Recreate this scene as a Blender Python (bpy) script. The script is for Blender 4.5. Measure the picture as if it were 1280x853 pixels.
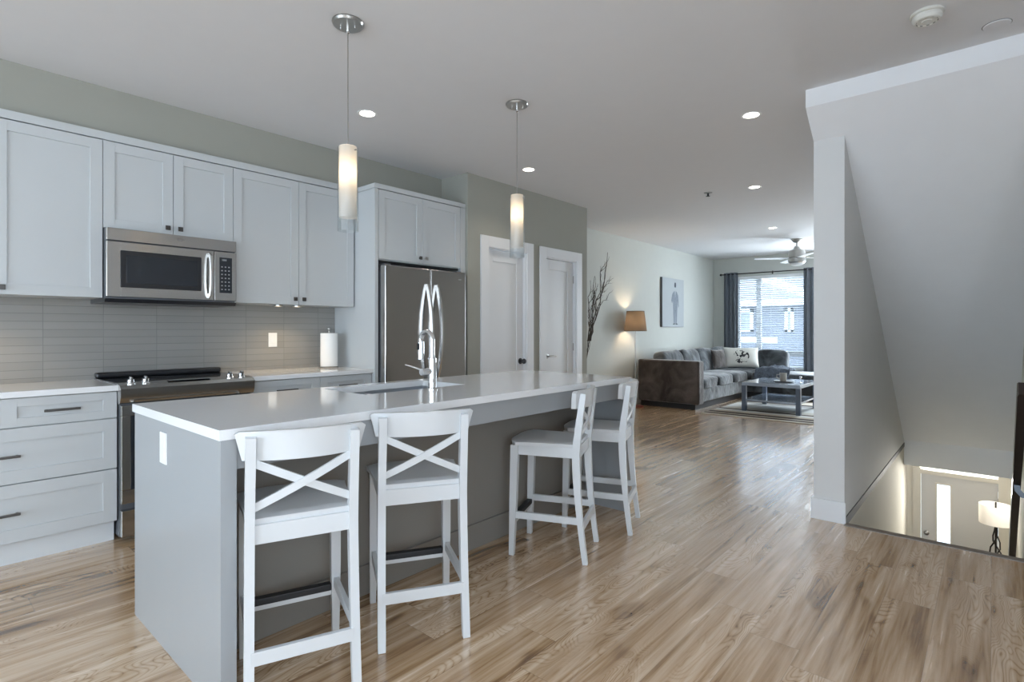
import bpy, bmesh, math, random
from mathutils import Vector, Matrix, noise as mnoise

# ------------------------------------------------------------------ reset
for o in list(bpy.data.objects):
    bpy.data.objects.remove(o)
SC = bpy.context.scene
COL = SC.collection
PI = math.pi

# ------------------------------------------------------------------ camera
cam_d = bpy.data.cameras.new('camera'); cam = bpy.data.objects.new('camera', cam_d); COL.objects.link(cam)
cam.location = (0, 0, 1.235)
cam.rotation_euler = (PI/2, 0, math.radians(41.341))
cam_d.sensor_width = 36.0
cam_d.lens = 680.5/1280*36
cam_d.shift_y = -13.9/1280
cam_d.clip_start = 0.02; cam_d.clip_end = 200
SC.camera = cam

# ------------------------------------------------------------------ world, exposure
SC.view_settings.view_transform = 'Standard'
SC.view_settings.look = 'None'
SC.view_settings.exposure = 0.1
SC.view_settings.gamma = 1.0
SC.view_settings.use_curve_mapping = False
try:
    SC.cycles.use_denoising = True
    SC.cycles.max_bounces = 10
    SC.cycles.diffuse_bounces = 6
    SC.cycles.glossy_bounces = 4
    SC.cycles.transmission_bounces = 8
    SC.cycles.transparent_max_bounces = 12
    SC.cycles.sample_clamp_indirect = 6.0
    SC.cycles.caustics_reflective = False
    SC.cycles.caustics_refractive = False
except Exception:
    pass
wd = bpy.data.worlds.new('world'); SC.world = wd; wd.use_nodes = True
wn = wd.node_tree.nodes; wl = wd.node_tree.links
bgn = wn['Background']; bgn.inputs[0].default_value = (0.70, 0.845, 1.0, 1); bgn.inputs[1].default_value = 6.5

def area(name, loc, rot, sx, sy, power, col, portal=False):
    d = bpy.data.lights.new(name, 'AREA'); d.shape = 'RECTANGLE'; d.size = sx; d.size_y = sy
    d.energy = power; d.color = col
    if portal:
        d.cycles.is_portal = True
    o = bpy.data.objects.new(name, d); COL.objects.link(o); o.location = loc; o.rotation_euler = rot
    return o
# added daylight panels at the invented patio opening and side window behind the camera
area('fill_daylight_back', (-1.7, -5.12, 1.25), (PI/2, 0, 0), 4.6, 2.3, 74, (0.66, 0.83, 1.0))
area('fill_daylight_living', (-1.7, 11.78, 1.45), (-PI/2, 0, 0), 1.0, 1.7, 200, (0.80, 0.91, 1.0))  # added daylight panel in the unseen second window
area('fill_daylight_side', (1.36, -0.9, 1.4), (0, PI/2, 0), 1.5, 2.0, 40, (0.88, 0.94, 1.0))
area('portal_living', (-3.32, 11.80, 1.4), (-PI/2, 0, 0), 1.36, 1.9, 1, (1, 1, 1), True)

area('daylight_transom', (-.36, 10.68, -.70), (-PI/2, 0, 0), .84, .34, 26, (1.0, .97, .90))

# ------------------------------------------------------------------ materials
MATS = {}
def nmat(name):
    m = bpy.data.materials.new(name); m.use_nodes = True
    nt = m.node_tree
    return m, nt, nt.nodes['Principled BSDF']
def lin(c):
    return tuple(((x/255.0)/12.92 if x/255.0 <= .04045 else ((x/255.0+.055)/1.055)**2.4) for x in c)
def setp(p, **k):
    names = dict(rough='Roughness', metal='Metallic', spec='Specular IOR Level', coat='Coat Weight', coatr='Coat Roughness',
                 sheen='Sheen Weight', trans='Transmission Weight', ior='IOR', aniso='Anisotropic', sub='Subsurface Weight')
    for a, v in k.items():
        p.inputs[names[a]].default_value = v
def simple(name, col, rough=.5, metal=0, var=0.04, scale=8, bump=0.0, bscale=60, **k):
    """one flat colour with a faint procedural mottling and optional bump"""
    m, nt, p = nmat(name)
    tc = nt.nodes.new('ShaderNodeTexCoord')
    n = nt.nodes.new('ShaderNodeTexNoise'); n.inputs['Scale'].default_value = scale; n.inputs['Detail'].default_value = 3
    nt.links.new(tc.outputs['Object'], n.inputs['Vector'])
    mx = nt.nodes.new('ShaderNodeMix'); mx.data_type = 'RGBA'
    mx.inputs[6].default_value = (*[max(0, c*(1-var)) for c in col], 1); mx.inputs[7].default_value = (*[min(1, c*(1+var)) for c in col], 1)
    nt.links.new(n.outputs['Fac'], mx.inputs[0]); nt.links.new(mx.outputs[2], p.inputs['Base Color'])
    setp(p, rough=rough, metal=metal, **k)
    if bump:
        n2 = nt.nodes.new('ShaderNodeTexNoise'); n2.inputs['Scale'].default_value = bscale; n2.inputs['Detail'].default_value = 4
        nt.links.new(tc.outputs['Object'], n2.inputs['Vector'])
        b = nt.nodes.new('ShaderNodeBump'); b.inputs['Strength'].default_value = bump; b.inputs['Distance'].default_value = .01
        nt.links.new(n2.outputs['Fac'], b.inputs['Height']); nt.links.new(b.outputs['Normal'], p.inputs['Normal'])
    return m
def emit(name, col, s):
    m = bpy.data.materials.new(name); m.use_nodes = True; nt = m.node_tree; nt.nodes.clear()
    e = nt.nodes.new('ShaderNodeEmission'); e.inputs[0].default_value = (*col, 1); e.inputs[1].default_value = s
    o = nt.nodes.new('ShaderNodeOutputMaterial'); nt.links.new(e.outputs[0], o.inputs[0]); return m
def thin_glass(name, tint=(1, 1, 1), refl=1.0, base=0.04):
    """thin clear sheet: sees straight through, mirrors by angle"""
    m = bpy.data.materials.new(name); m.use_nodes = True; nt = m.node_tree; nt.nodes.clear()
    t = nt.nodes.new('ShaderNodeBsdfTransparent'); t.inputs[0].default_value = (*tint, 1)
    g = nt.nodes.new('ShaderNodeBsdfGlossy'); g.inputs['Roughness'].default_value = .02
    f = nt.nodes.new('ShaderNodeLayerWeight'); f.inputs[0].default_value = .5
    pw = nt.nodes.new('ShaderNodeMath'); pw.operation = 'POWER'; pw.inputs[1].default_value = 5.0
    nt.links.new(f.outputs['Facing'], pw.inputs[0])
    mu = nt.nodes.new('ShaderNodeMath'); mu.operation = 'MULTIPLY_ADD'; mu.inputs[1].default_value = .6*refl; mu.inputs[2].default_value = base
    mx = nt.nodes.new('ShaderNodeMixShader'); o = nt.nodes.new('ShaderNodeOutputMaterial')
    nt.links.new(pw.outputs[0], mu.inputs[0]); nt.links.new(mu.outputs[0], mx.inputs[0])
    nt.links.new(t.outputs[0], mx.inputs[1]); nt.links.new(g.outputs[0], mx.inputs[2]); nt.links.new(mx.outputs[0], o.inputs[0])
    return m
def translucent(name, col, tr=.6):
    m = bpy.data.materials.new(name); m.use_nodes = True; nt = m.node_tree; nt.nodes.clear()
    d = nt.nodes.new('ShaderNodeBsdfDiffuse'); d.inputs[0].default_value = (*col, 1)
    t = nt.nodes.new('ShaderNodeBsdfTranslucent'); t.inputs[0].default_value = (*col, 1)
    mx = nt.nodes.new('ShaderNodeMixShader'); mx.inputs[0].default_value = tr; o = nt.nodes.new('ShaderNodeOutputMaterial')
    nt.links.new(d.outputs[0], mx.inputs[1]); nt.links.new(t.outputs[0], mx.inputs[2]); nt.links.new(mx.outputs[0], o.inputs[0])
    return m
def brushed(name, col, rough=.28, axis='Z'):
    m, nt, p = nmat(name)
    tc = nt.nodes.new('ShaderNodeTexCoord'); mp = nt.nodes.new('ShaderNodeMapping')
    s = [160, 160, 160]; s['XYZ'.index(axis)] = 1.5
    mp.inputs['Scale'].default_value = s
    n = nt.nodes.new('ShaderNodeTexNoise'); n.inputs['Scale'].default_value = 1; n.inputs['Detail'].default_value = 2
    nt.links.new(tc.outputs['Object'], mp.inputs[0]); nt.links.new(mp.outputs[0], n.inputs['Vector'])
    mr = nt.nodes.new('ShaderNodeMapRange'); mr.inputs[3].default_value = rough*.8; mr.inputs[4].default_value = rough*1.25
    nt.links.new(n.outputs['Fac'], mr.inputs[0]); nt.links.new(mr.outputs[0], p.inputs['Roughness'])
    b = nt.nodes.new('ShaderNodeBump'); b.inputs['Strength'].default_value = .04; b.inputs['Distance'].default_value = .002
    nt.links.new(n.outputs['Fac'], b.inputs['Height']); nt.links.new(b.outputs['Normal'], p.inputs['Normal'])
    p.inputs['Base Color'].default_value = (*col, 1); setp(p, metal=1.0)
    return m

def wood_floor(name):
    m, nt, p = nmat(name); N = nt.nodes.new; L = nt.links.new
    def math_(op, a, b=None, c=None):
        n = N('ShaderNodeMath'); n.operation = op
        for i, v in enumerate((a, b, c)):
            if v is None: continue
            if isinstance(v, (int, float)): n.inputs[i].default_value = v
            else: L(v, n.inputs[i])
        return n.outputs[0]
    tc = N('ShaderNodeTexCoord'); sp = N('ShaderNodeSeparateXYZ'); L(tc.outputs['Object'], sp.inputs[0])
    X, Y = sp.outputs[0], sp.outputs[1]
    PW, PL = .185, 1.24
    px = math_('DIVIDE', X, PW); ix = math_('FLOOR', px)
    wn1 = N('ShaderNodeTexWhiteNoise'); wn1.noise_dimensions = '1D'; L(ix, wn1.inputs['W'])
    yo = math_('ADD', math_('DIVIDE', Y, PL), math_('MULTIPLY', wn1.outputs['Value'], 7.3)); iy = math_('FLOOR', yo)
    cid = N('ShaderNodeCombineXYZ'); L(ix, cid.inputs[0]); L(iy, cid.inputs[1])
    wn2 = N('ShaderNodeTexWhiteNoise'); wn2.noise_dimensions = '3D'; L(cid.outputs[0], wn2.inputs['Vector'])
    rnd = wn2.outputs['Value']
    # grain space: stretched along the plank, shifted per plank
    def gvec(sx, sy, k):
        c = N('ShaderNodeCombineXYZ'); L(math_('MULTIPLY', X, sx), c.inputs[0]); L(math_('MULTIPLY', Y, sy), c.inputs[1])
        L(math_('MULTIPLY', rnd, k), c.inputs[2]); return c.outputs[0]
    def nz(vec, scale, det=3, dist=0.0):
        n = N('ShaderNodeTexNoise'); n.inputs['Scale'].default_value = scale; n.inputs['Detail'].default_value = det
        n.inputs['Distortion'].default_value = dist; L(vec, n.inputs['Vector']); return n.outputs['Fac']
    streak = nz(gvec(24, 1.0, 40), 1.0, 5, .7)
    fine = nz(gvec(120, 5, 60), 1.0, 3)
    ringf = nz(gvec(6.5, 1.5, 90), 1.0, 2, .5)
    rings = math_('ABSOLUTE', math_('SINE', math_('MULTIPLY', ringf, 105)))
    ringm = math_('POWER', rings, .36)
    big = nz(gvec(3.2, .75, 130), 1.0, 2, .3)
    mk = N('ShaderNodeMapRange'); mk.interpolation_type = 'SMOOTHSTEP'; mk.inputs[1].default_value = .47; mk.inputs[2].default_value = .60; L(big, mk.inputs[0])
    # knots: darkest where the ring field peaks
    kn = N('ShaderNodeMapRange'); kn.interpolation_type = 'SMOOTHSTEP'; kn.inputs[1].default_value = .60; kn.inputs[2].default_value = .76; L(ringf, kn.inputs[0])
    t = math_('MULTIPLY', math_('SUBTRACT', streak, .5), 1.0)
    t = math_('ADD', t, .50)
    t = math_('ADD', t, math_('MULTIPLY', math_('SUBTRACT', rnd, .5), .06))
    t = math_('ADD', t, math_('MULTIPLY', math_('SUBTRACT', big, .5), .45))
    t = math_('ADD', t, math_('MULTIPLY', math_('SUBTRACT', fine, .5), .26))
    t = math_('ADD', t, math_('MULTIPLY', math_('MULTIPLY', math_('SUBTRACT', ringm, .8), mk.outputs[0]), .36))
    t = math_('SUBTRACT', t, math_('MULTIPLY', kn.outputs[0], .28))
    cr = N('ShaderNodeValToRGB'); L(t, cr.inputs[0]); e = cr.color_ramp.elements
    e[0].position = .12; e[0].color = (.125, .062, .026, 1)
    e[1].position = .74; e[1].color = (.72, .55, .39, 1)
    for pos, c in ((.28, (.265, .150, .068, 1)), (.40, (.425, .270, .142, 1)), (.52, (.545, .378, .235, 1)), (.63, (.63, .462, .310, 1))):
        q = e.new(pos); q.color = c
    # plank seams
    fx = math_('FRACT', px); fy = math_('FRACT', yo)
    sx = math_('LESS_THAN', math_('MINIMUM', fx, math_('SUBTRACT', 1, fx)), .007)
    sy = math_('LESS_THAN', math_('MINIMUM', fy, math_('SUBTRACT', 1, fy)), .0012)
    seam = math_('MAXIMUM', sx, sy)
    mx = N('ShaderNodeMix'); mx.data_type = 'RGBA'; L(math_('MULTIPLY', seam, .30), mx.inputs[0]); L(cr.outputs[0], mx.inputs[6])
    mx.inputs[7].default_value = (.07, .045, .03, 1); L(mx.outputs[2], p.inputs['Base Color'])
    r = N('ShaderNodeMapRange'); r.inputs[3].default_value = .20; r.inputs[4].default_value = .31; L(streak, r.inputs[0]); L(r.outputs[0], p.inputs['Roughness'])
    setp(p, spec=.8, coat=1.0, coatr=.16)
    h = math_('SUBTRACT', math_('ADD', math_('MULTIPLY', fine, .5), math_('MULTIPLY', ringm, .6)), math_('MULTIPLY', seam, 1.5))
    b = N('ShaderNodeBump'); b.inputs['Strength'].default_value = .22; b.inputs['Distance'].default_value = .004
    L(h, b.inputs['Height']); L(b.outputs['Normal'], p.inputs['Normal'])
    return m

def tile_mat(name):
    m, nt, p = nmat(name); N = nt.nodes.new; L = nt.links.new
    tc = N('ShaderNodeTexCoord'); sp = N('ShaderNodeSeparateXYZ'); L(tc.outputs['Object'], sp.inputs[0])
    c = N('ShaderNodeCombineXYZ'); L(sp.outputs[1], c.inputs[0]); L(sp.outputs[2], c.inputs[1])
    br = N('ShaderNodeTexBrick'); L(c.outputs[0], br.inputs['Vector'])
    br.offset = 0.0; br.inputs['Scale'].default_value = 1; br.inputs['Mortar Size'].default_value = .0016; br.inputs['Mortar Smooth'].default_value = .2
    br.inputs['Brick Width'].default_value = .305; br.inputs['Row Height'].default_value = .0495
    br.inputs['Color1'].default_value = (.27, .262, .25, 1); br.inputs['Color2'].default_value = (.295, .285, .27, 1); br.inputs['Mortar'].default_value = (.20, .20, .19, 1)
    L(br.outputs['Color'], p.inputs['Base Color']); setp(p, rough=.16, spec=.5)
    b = N('ShaderNodeBump'); b.inputs['Strength'].default_value = .5; b.inputs['Distance'].default_value = .002; b.invert = True
    L(br.outputs['Fac'], b.inputs['Height']); L(b.outputs['Normal'], p.inputs['Normal'])
    return m

def striped_rug(name):
    m, nt, p = nmat(name); N = nt.nodes.new; L = nt.links.new
    tc = N('ShaderNodeTexCoord'); sp = N('ShaderNodeSeparateXYZ'); L(tc.outputs['Object'], sp.inputs[0])
    mu = N('ShaderNodeMath'); mu.operation = 'MULTIPLY_ADD'; mu.inputs[1].default_value = 1/2.5; mu.inputs[2].default_value = -7.87/2.5; L(sp.outputs[1], mu.inputs[0])
    cr = N('ShaderNodeValToRGB'); cr.color_ramp.interpolation = 'CONSTANT'; L(mu.outputs[0], cr.inputs[0])
    e = cr.color_ramp.elements
    e[0].position = 0; e[0].color = (*lin((188, 184, 174)), 1); e[1].position = .03; e[1].color = (*lin((70, 60, 58)), 1)
    for pos, c in ((.075, (178, 172, 160)), (.10, (64, 56, 54)), (.15, (170, 160, 146)), (.20, (196, 196, 192)), (.27, (84, 74, 70)), (.31, (190, 186, 176)), (.40, (200, 200, 198)), (.62, (150, 148, 144)), (.70, (70, 62, 60)), (.76, (186, 180, 168)), (.9, (96, 88, 82))):
        q = e.new(pos); q.color = (*lin(c), 1)
    n = N('ShaderNodeTexNoise'); n.inputs['Scale'].default_value = 220; L(tc.outputs['Object'], n.inputs['Vector'])
    b = N('ShaderNodeBump'); b.inputs['Strength'].default_value = .6; b.inputs['Distance'].default_value = .004; L(n.outputs['Fac'], b.inputs['Height'])
    L(cr.outputs[0], p.inputs['Base Color']); L(b.outputs['Normal'], p.inputs['Normal']); setp(p, rough=.95, spec=.1)
    return m

def velvet(name, dark, light):
    m, nt, p = nmat(name); N = nt.nodes.new; L = nt.links.new
    tc = N('ShaderNodeTexCoord')
    n = N('ShaderNodeTexNoise'); n.inputs['Scale'].default_value = 3.2; n.inputs['Detail'].default_value = 4; n.inputs['Distortion'].default_value = .8
    L(tc.outputs['Object'], n.inputs['Vector'])
    cr = N('ShaderNodeValToRGB'); L(n.outputs['Fac'], cr.inputs[0]); e = cr.color_ramp.elements
    e[0].position = .36; e[0].color = (*dark, 1); e[1].position = .66; e[1].color = (*light, 1)
    L(cr.outputs[0], p.inputs['Base Color']); setp(p, rough=.85, spec=.2, sheen=.5)
    n2 = N('ShaderNodeTexNoise'); n2.inputs['Scale'].default_value = 9; n2.inputs['Detail'].default_value = 3; L(tc.outputs['Object'], n2.inputs['Vector'])
    b = N('ShaderNodeBump'); b.inputs['Strength'].default_value = .5; b.inputs['Distance'].default_value = .04
    L(n2.outputs['Fac'], b.inputs['Height']); L(b.outputs['Normal'], p.inputs['Normal'])
    return m

def printed_cloth(name):
    """off-white pillow cloth with a loose black brush print in the middle (object space of the pillow)"""
    m, nt, p = nmat(name); N = nt.nodes.new; L = nt.links.new
    tc = N('ShaderNodeTexCoord')
    n = N('ShaderNodeTexNoise'); n.inputs['Scale'].default_value = 13; n.inputs['Detail'].default_value = 2; n.inputs['Distortion'].default_value = 1.2
    L(tc.outputs['Object'], n.inputs['Vector'])
    g = N('ShaderNodeMath'); g.operation = 'GREATER_THAN'; g.inputs[1].default_value = .53; L(n.outputs['Fac'], g.inputs[0])
    ln = N('ShaderNodeVectorMath'); ln.operation = 'LENGTH'; L(tc.outputs['Object'], ln.inputs[0])
    k = N('ShaderNodeMath'); k.operation = 'LESS_THAN'; k.inputs[1].default_value = .155; L(ln.outputs['Value'], k.inputs[0])
    mu = N('ShaderNodeMath'); mu.operation = 'MULTIPLY'; L(g.outputs[0], mu.inputs[0]); L(k.outputs[0], mu.inputs[1])
    mx = N('ShaderNodeMix'); mx.data_type = 'RGBA'; mx.inputs[6].default_value = (.62, .62, .58, 1); mx.inputs[7].default_value = (.03, .03, .035, 1)
    L(mu.outputs[0], mx.inputs[0]); L(mx.outputs[2], p.inputs['Base Color']); setp(p, rough=.9)
    return m

def siding(name, col, pitch):
    m, nt, p = nmat(name); N = nt.nodes.new; L = nt.links.new
    tc = N('ShaderNodeTexCoord'); sp = N('ShaderNodeSeparateXYZ'); L(tc.outputs['Object'], sp.inputs[0])
    d = N('ShaderNodeMath'); d.operation = 'DIVIDE'; d.inputs[1].default_value = pitch; L(sp.outputs[2], d.inputs[0])
    f = N('ShaderNodeMath'); f.operation = 'FRACT'; L(d.outputs[0], f.inputs[0])
    b = N('ShaderNodeBump'); b.inputs['Strength'].default_value = .8; b.inputs['Distance'].default_value = .02; L(f.outputs[0], b.inputs['Height'])
    L(b.outputs['Normal'], p.inputs['Normal'])
    n = N('ShaderNodeTexNoise'); n.inputs['Scale'].default_value = 5; L(tc.outputs['Object'], n.inputs['Vector'])
    mx = N('ShaderNodeMix'); mx.data_type = 'RGBA'; mx.inputs[6].default_value = (*[c*.85 for c in col], 1); mx.inputs[7].default_value = (*[min(1, c*1.15) for c in col], 1)
    L(n.outputs['Fac'], mx.inputs[0]); L(mx.outputs[2], p.inputs['Base Color']); setp(p, rough=.8)
    return m

M = dict(
    ceiling=simple('ceiling_paint', (.70, .70, .71), .9, var=.015, bump=.06, bscale=300, spec=.2),
    wall=simple('wall_paint_greige', (.335, .335, .295), .85, var=.02, bump=.05, bscale=250, spec=.25),
    wallw=simple('wall_paint_pale', (.785, .79, .80), .85, var=.02, bump=.05, bscale=250, spec=.25),
    wallp=simple('wall_paint_post', (.64, .64, .63), .85, var=.02, bump=.05, bscale=250, spec=.25),
    walll=simple('wall_paint_living', (.56, .575, .54), .85, var=.02, bump=.05, bscale=250, spec=.25),
    wallc=simple('wall_paint_cream', (.62, .60, .53), .85, var=.02, bump=.05, bscale=250, spec=.25),
    trim=simple('trim_white', (.70, .715, .73), .38, var=.015),
    cab=simple('cabinet_white', (.52, .543, .552), .33, var=.012),
    toe=simple('toe_kick_white', (.62, .65, .67), .45, var=.012),
    islandpaint=simple('island_grey_paint', (.335, .352, .365), .22, var=.012),
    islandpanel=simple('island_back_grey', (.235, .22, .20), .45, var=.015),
    quartz=simple('white_quartz', (.80, .815, .83), .10, var=.025, scale=120, coat=.3, coatr=.05),
    floor=wood_floor('oak_plank_floor'),
    tile=tile_mat('stacked_glass_tile'),
    steel=brushed('brushed_steel', (.42, .41, .40), .20, 'Z'),
    steelh=brushed('brushed_steel_horizontal', (.50, .495, .48), .22, 'Y'),
    steeld=simple('dark_steel_side', (.16, .17, .19), .4, .6),
    chrome=simple('chrome', (.78, .79, .80), .06, 1.0, var=.01),
    nickelb=simple('bright_handle_steel', (.62, .62, .61), .25, 1.0, var=.02),
    nickel=simple('satin_nickel', (.42, .41, .39), .3, 1.0, var=.03),
    bronze=simple('dark_bronze_pull', (.10, .095, .09), .35, .7, var=.05),
    black=simple('black_plastic', (.016, .017, .02), .3),
    blackglass=simple('black_glass', (.018, .022, .028), .05, var=.01, spec=.6),
    rubber=simple('black_rubber', (.012, .012, .014), .55),
    stool=simple('stool_white_lacquer', (.60, .62, .635), .28, var=.01),
    plastic=simple('white_plastic', (.80, .81, .81), .35, var=.01),
    paper=simple('paper_towel', (.84, .84, .83), .95, var=.02, bump=.4, bscale=220),
    glass=thin_glass('window_glass'),
    pglass=thin_glass('pendant_clear_glass', (.95, .965, .97), 1.4, .09),
    opal=translucent('opal_glass', (.92, .88, .82), .55),
    lampshade=translucent('brown_lamp_shade', (.17, .13, .095), .09),
    wshade=translucent('white_lamp_shade', (.88, .86, .82), .5),
    bulb=emit('warm_bulb', (1, .74, .46), 11),
    bulbf=emit('floor_lamp_bulb', (1, .76, .50), 240),
    down=emit('downlight_lens', (1, .93, .82), 9),
    puck=emit('puck_lens', (1, .80, .52), 10),
    fanlens=translucent('fan_frosted_lens', (.85, .86, .86), .3),
    velvet=velvet('grey_velvet', (.022, .026, .030), (.125, .142, .155)),
    velvetb=velvet('brown_velvet', (.028, .022, .020), (.095, .080, .073)),
    sofabase=simple('sofa_plinth_black', (.014, .014, .016), .6),
    curtain=simple('slate_curtain', (.115, .132, .158), .85, var=.15, scale=30, sheen=.3),
    blind=translucent('white_blind', (.82, .84, .86), .25),
    tablew=simple('blue_grey_table', (.10, .13, .18), .3, var=.1, scale=14),
    tabletop=simple('table_top_glare', (.36, .42, .50), .10, var=.08, scale=14, coat=.6, coatr=.05),  # window reflection put into the base colour, paler than the legs
    rug=striped_rug('striped_rug'),
    print=printed_cloth('printed_pillow_cloth'),
    throw=simple('dark_knit_throw', (.07, .085, .11), .95, var=.9, scale=42, bump=1.0, bscale=55),
    canvas=simple('canvas_pale', (.40, .43, .45), .8, var=.04, scale=6),
    canvasedge=simple('canvas_edge_grey', (.10, .105, .11), .7),
    ink=simple('grey_ink', (.20, .23, .27), .8, var=.3, scale=40),
    inkd=simple('dark_ink', (.07, .08, .10), .8),
    twig=simple('twig_brown', (.065, .050, .040), .8, var=.3, scale=40),
    vase=simple('dark_ceramic', (.05, .05, .055), .2),
    darkwood=simple('dark_stained_wood', (.028, .019, .015), .28, var=.5, scale=22),
    redwood=simple('reddish_base', (.16, .035, .022), .4),
    entry=simple('entry_door_paint', (.56, .56, .545), .5, var=.015),
    entrytrim=simple('entry_trim_cream', (.60, .575, .50), .5, var=.015),
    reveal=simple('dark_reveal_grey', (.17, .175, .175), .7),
    nosing=simple('stair_nosing', (.20, .165, .135), .4, var=.2, scale=30),
    iron=simple('wrought_iron', (.02, .018, .017), .5, .4),
    siding=siding('blue_grey_siding', (.15, .17, .205), .16),
    shingle=siding('pale_shingle_roof', (.23, .24, .255), .12),
    ext=simple('exterior_white_trim', (.85, .87, .88), .6),
    grass=simple('ground_concrete', (.55, .56, .55), .95, var=.2),
    smoke=simple('detector_plastic', (.66, .65, .60), .45, var=.02),
    button=simple('button_grey', (.32, .34, .36), .5),
    sink=simple('sink_steel', (.40, .43, .47), .32, .55, var=.05),
)

# ------------------------------------------------------------------ mesh builder
class MB:
    def __init__(s): s.bm = bmesh.new()
    def _xf(s, vs, mat):
        if mat is not None:
            bmesh.ops.transform(s.bm, matrix=mat, verts=vs)
    def box(s, x0, x1, y0, y1, z0, z1, bev=0.0, seg=2, mat=None):
        r = bmesh.ops.create_cube(s.bm, size=1.0)['verts']
        m = Matrix.Translation(((x0+x1)/2, (y0+y1)/2, (z0+z1)/2)) @ Matrix.Diagonal((abs(x1-x0), abs(y1-y0), abs(z1-z0), 1))
        bmesh.ops.transform(s.bm, matrix=m, verts=r)
        if bev > 0:
            es = list({e for v in r for e in v.link_edges})
            q = bmesh.ops.bevel(s.bm, geom=es, offset=bev, segments=seg, affect='EDGES', profile=.5)
            r = list({v for f in q['faces'] for v in f.verts} | {v for v in r if v.is_valid})
            if mat is not None:
                r = s._island(r)
        s._xf(r, mat); return s
    def _island(s, vs):
        seen = set(vs); st = list(vs)
        while st:
            v = st.pop()
            for e in v.link_edges:
                w = e.other_vert(v)
                if w not in seen: seen.add(w); st.append(w)
        return list(seen)
    def lathe(s, prof, n=32, mat=None, center=(0, 0, 0), close=False):
        """profile of (r, z), spun round Z"""
        rings = []; cx, cy, cz = center
        for r, z in prof:
            if r <= 1e-6: rings.append([s.bm.verts.new((cx, cy, cz+z))])
            else: rings.append([s.bm.verts.new((cx+r*math.cos(2*PI*i/n), cy+r*math.sin(2*PI*i/n), cz+z)) for i in range(n)])
        prs = list(zip(rings, rings[1:]))
        if close: prs.append((rings[-1], rings[0]))
        for a, b in prs:
            for i in range(n):
                j = (i+1) % n
                if len(a) == 1 and len(b) == 1: continue
                if len(a) == 1: s.bm.faces.new((a[0], b[i], b[j]))
                elif len(b) == 1: s.bm.faces.new((a[i], a[j], b[0]))
                else: s.bm.faces.new((a[i], a[j], b[j], b[i]))
        s._xf([v for r in rings for v in r], mat); return s
    def prism(s, pts, axis, a, b, mat=None):
        """polygon pts in the plane normal to axis, extruded from a to b.  X:(y,z) Y:(x,z) Z:(x,y)"""
        def mk(p, t):
            return {'X': (t, p[0], p[1]), 'Y': (p[0], t, p[1]), 'Z': (p[0], p[1], t)}[axis]
        A = [s.bm.verts.new(mk(p, a)) for p in pts]; Bv = [s.bm.verts.new(mk(p, b)) for p in pts]
        s.bm.faces.new(A); s.bm.faces.new(list(reversed(Bv)))
        n = len(pts)
        for i in range(n):
            j = (i+1) % n
            s.bm.faces.new((A[i], Bv[i], Bv[j], A[j]))
        s._xf(A+Bv, mat); return s
    def sweep(s, pts, rad, n=10, up=(0, 0, 1), rect=None, cap=True, mat=None):
        """tube along pts; rad number or list; rect=(w,h) gives a rectangular bar (w sideways, h along up)"""
        pts = [Vector(p) for p in pts]; rings = []
        up = Vector(up)
        for i, p in enumerate(pts):
            t = (pts[min(i+1, len(pts)-1)] - pts[max(i-1, 0)]).normalized()
            sd = t.cross(up)
            if sd.length < 1e-4: sd = t.cross(Vector((1, 0, 0)))
            sd.normalize(); u = sd.cross(t).normalized()
            if rect:
                w, h = rect if not isinstance(rect, list) else rect[i]
                rings.append([s.bm.verts.new(p + sd*a*w/2 + u*b*h/2) for a, b in ((-1, -1), (1, -1), (1, 1), (-1, 1))])
            else:
                r = rad[i] if isinstance(rad, (list, tuple)) else rad
                rings.append([s.bm.verts.new(p + (sd*math.cos(2*PI*k/n) + u*math.sin(2*PI*k/n))*r) for k in range(n)])
        m = len(rings[0])
        for a, b in zip(rings, rings[1:]):
            for k in range(m):
                l = (k+1) % m
                s.bm.faces.new((a[k], a[l], b[l], b[k]))
        if cap:
            s.bm.faces.new(list(reversed(rings[0]))); s.bm.faces.new(rings[-1])
        s._xf([v for r in rings for v in r], mat); return s
    def pad(s, c, size, e=4.0, mat=None, n=20, wob=0.0, seed=0):
        """soft rounded cushion (superellipsoid), optional lumpiness"""
        vs = []; grid = []
        def sg(v, p): return math.copysign(abs(v)**p, v)
        p = 2.0/e
        for i in range(n+1):
            la = -PI/2 + PI*i/n; row = []
            for j in range(2*n):
                lo = 2*PI*j/(2*n)
                x = sg(math.cos(la), p)*sg(math.cos(lo), p); y = sg(math.cos(la), p)*sg(math.sin(lo), p); z = sg(math.sin(la), p)
                v = Vector((x*size[0]/2, y*size[1]/2, z*size[2]/2))
                if wob:
                    q = mnoise.noise(Vector((v.x*5+seed, v.y*5, v.z*5+seed*2)))
                    v += v.normalized()*q*wob
                row.append(s.bm.verts.new(v)); 
            grid.append(row)
        for a, b in zip(grid, grid[1:]):
            for j in range(2*n):
                k = (j+1) % (2*n); s.bm.faces.new((a[j], a[k], b[k], b[j]))
        vs = [v for r in grid for v in r]
        bmesh.ops.remove_doubles(s.bm, verts=vs, dist=1e-5)
        vs = [v for v in vs if v.is_valid]
        s._xf(vs, (Matrix.Translation(c) @ mat) if mat is not None else Matrix.Translation(c)); return s

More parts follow.
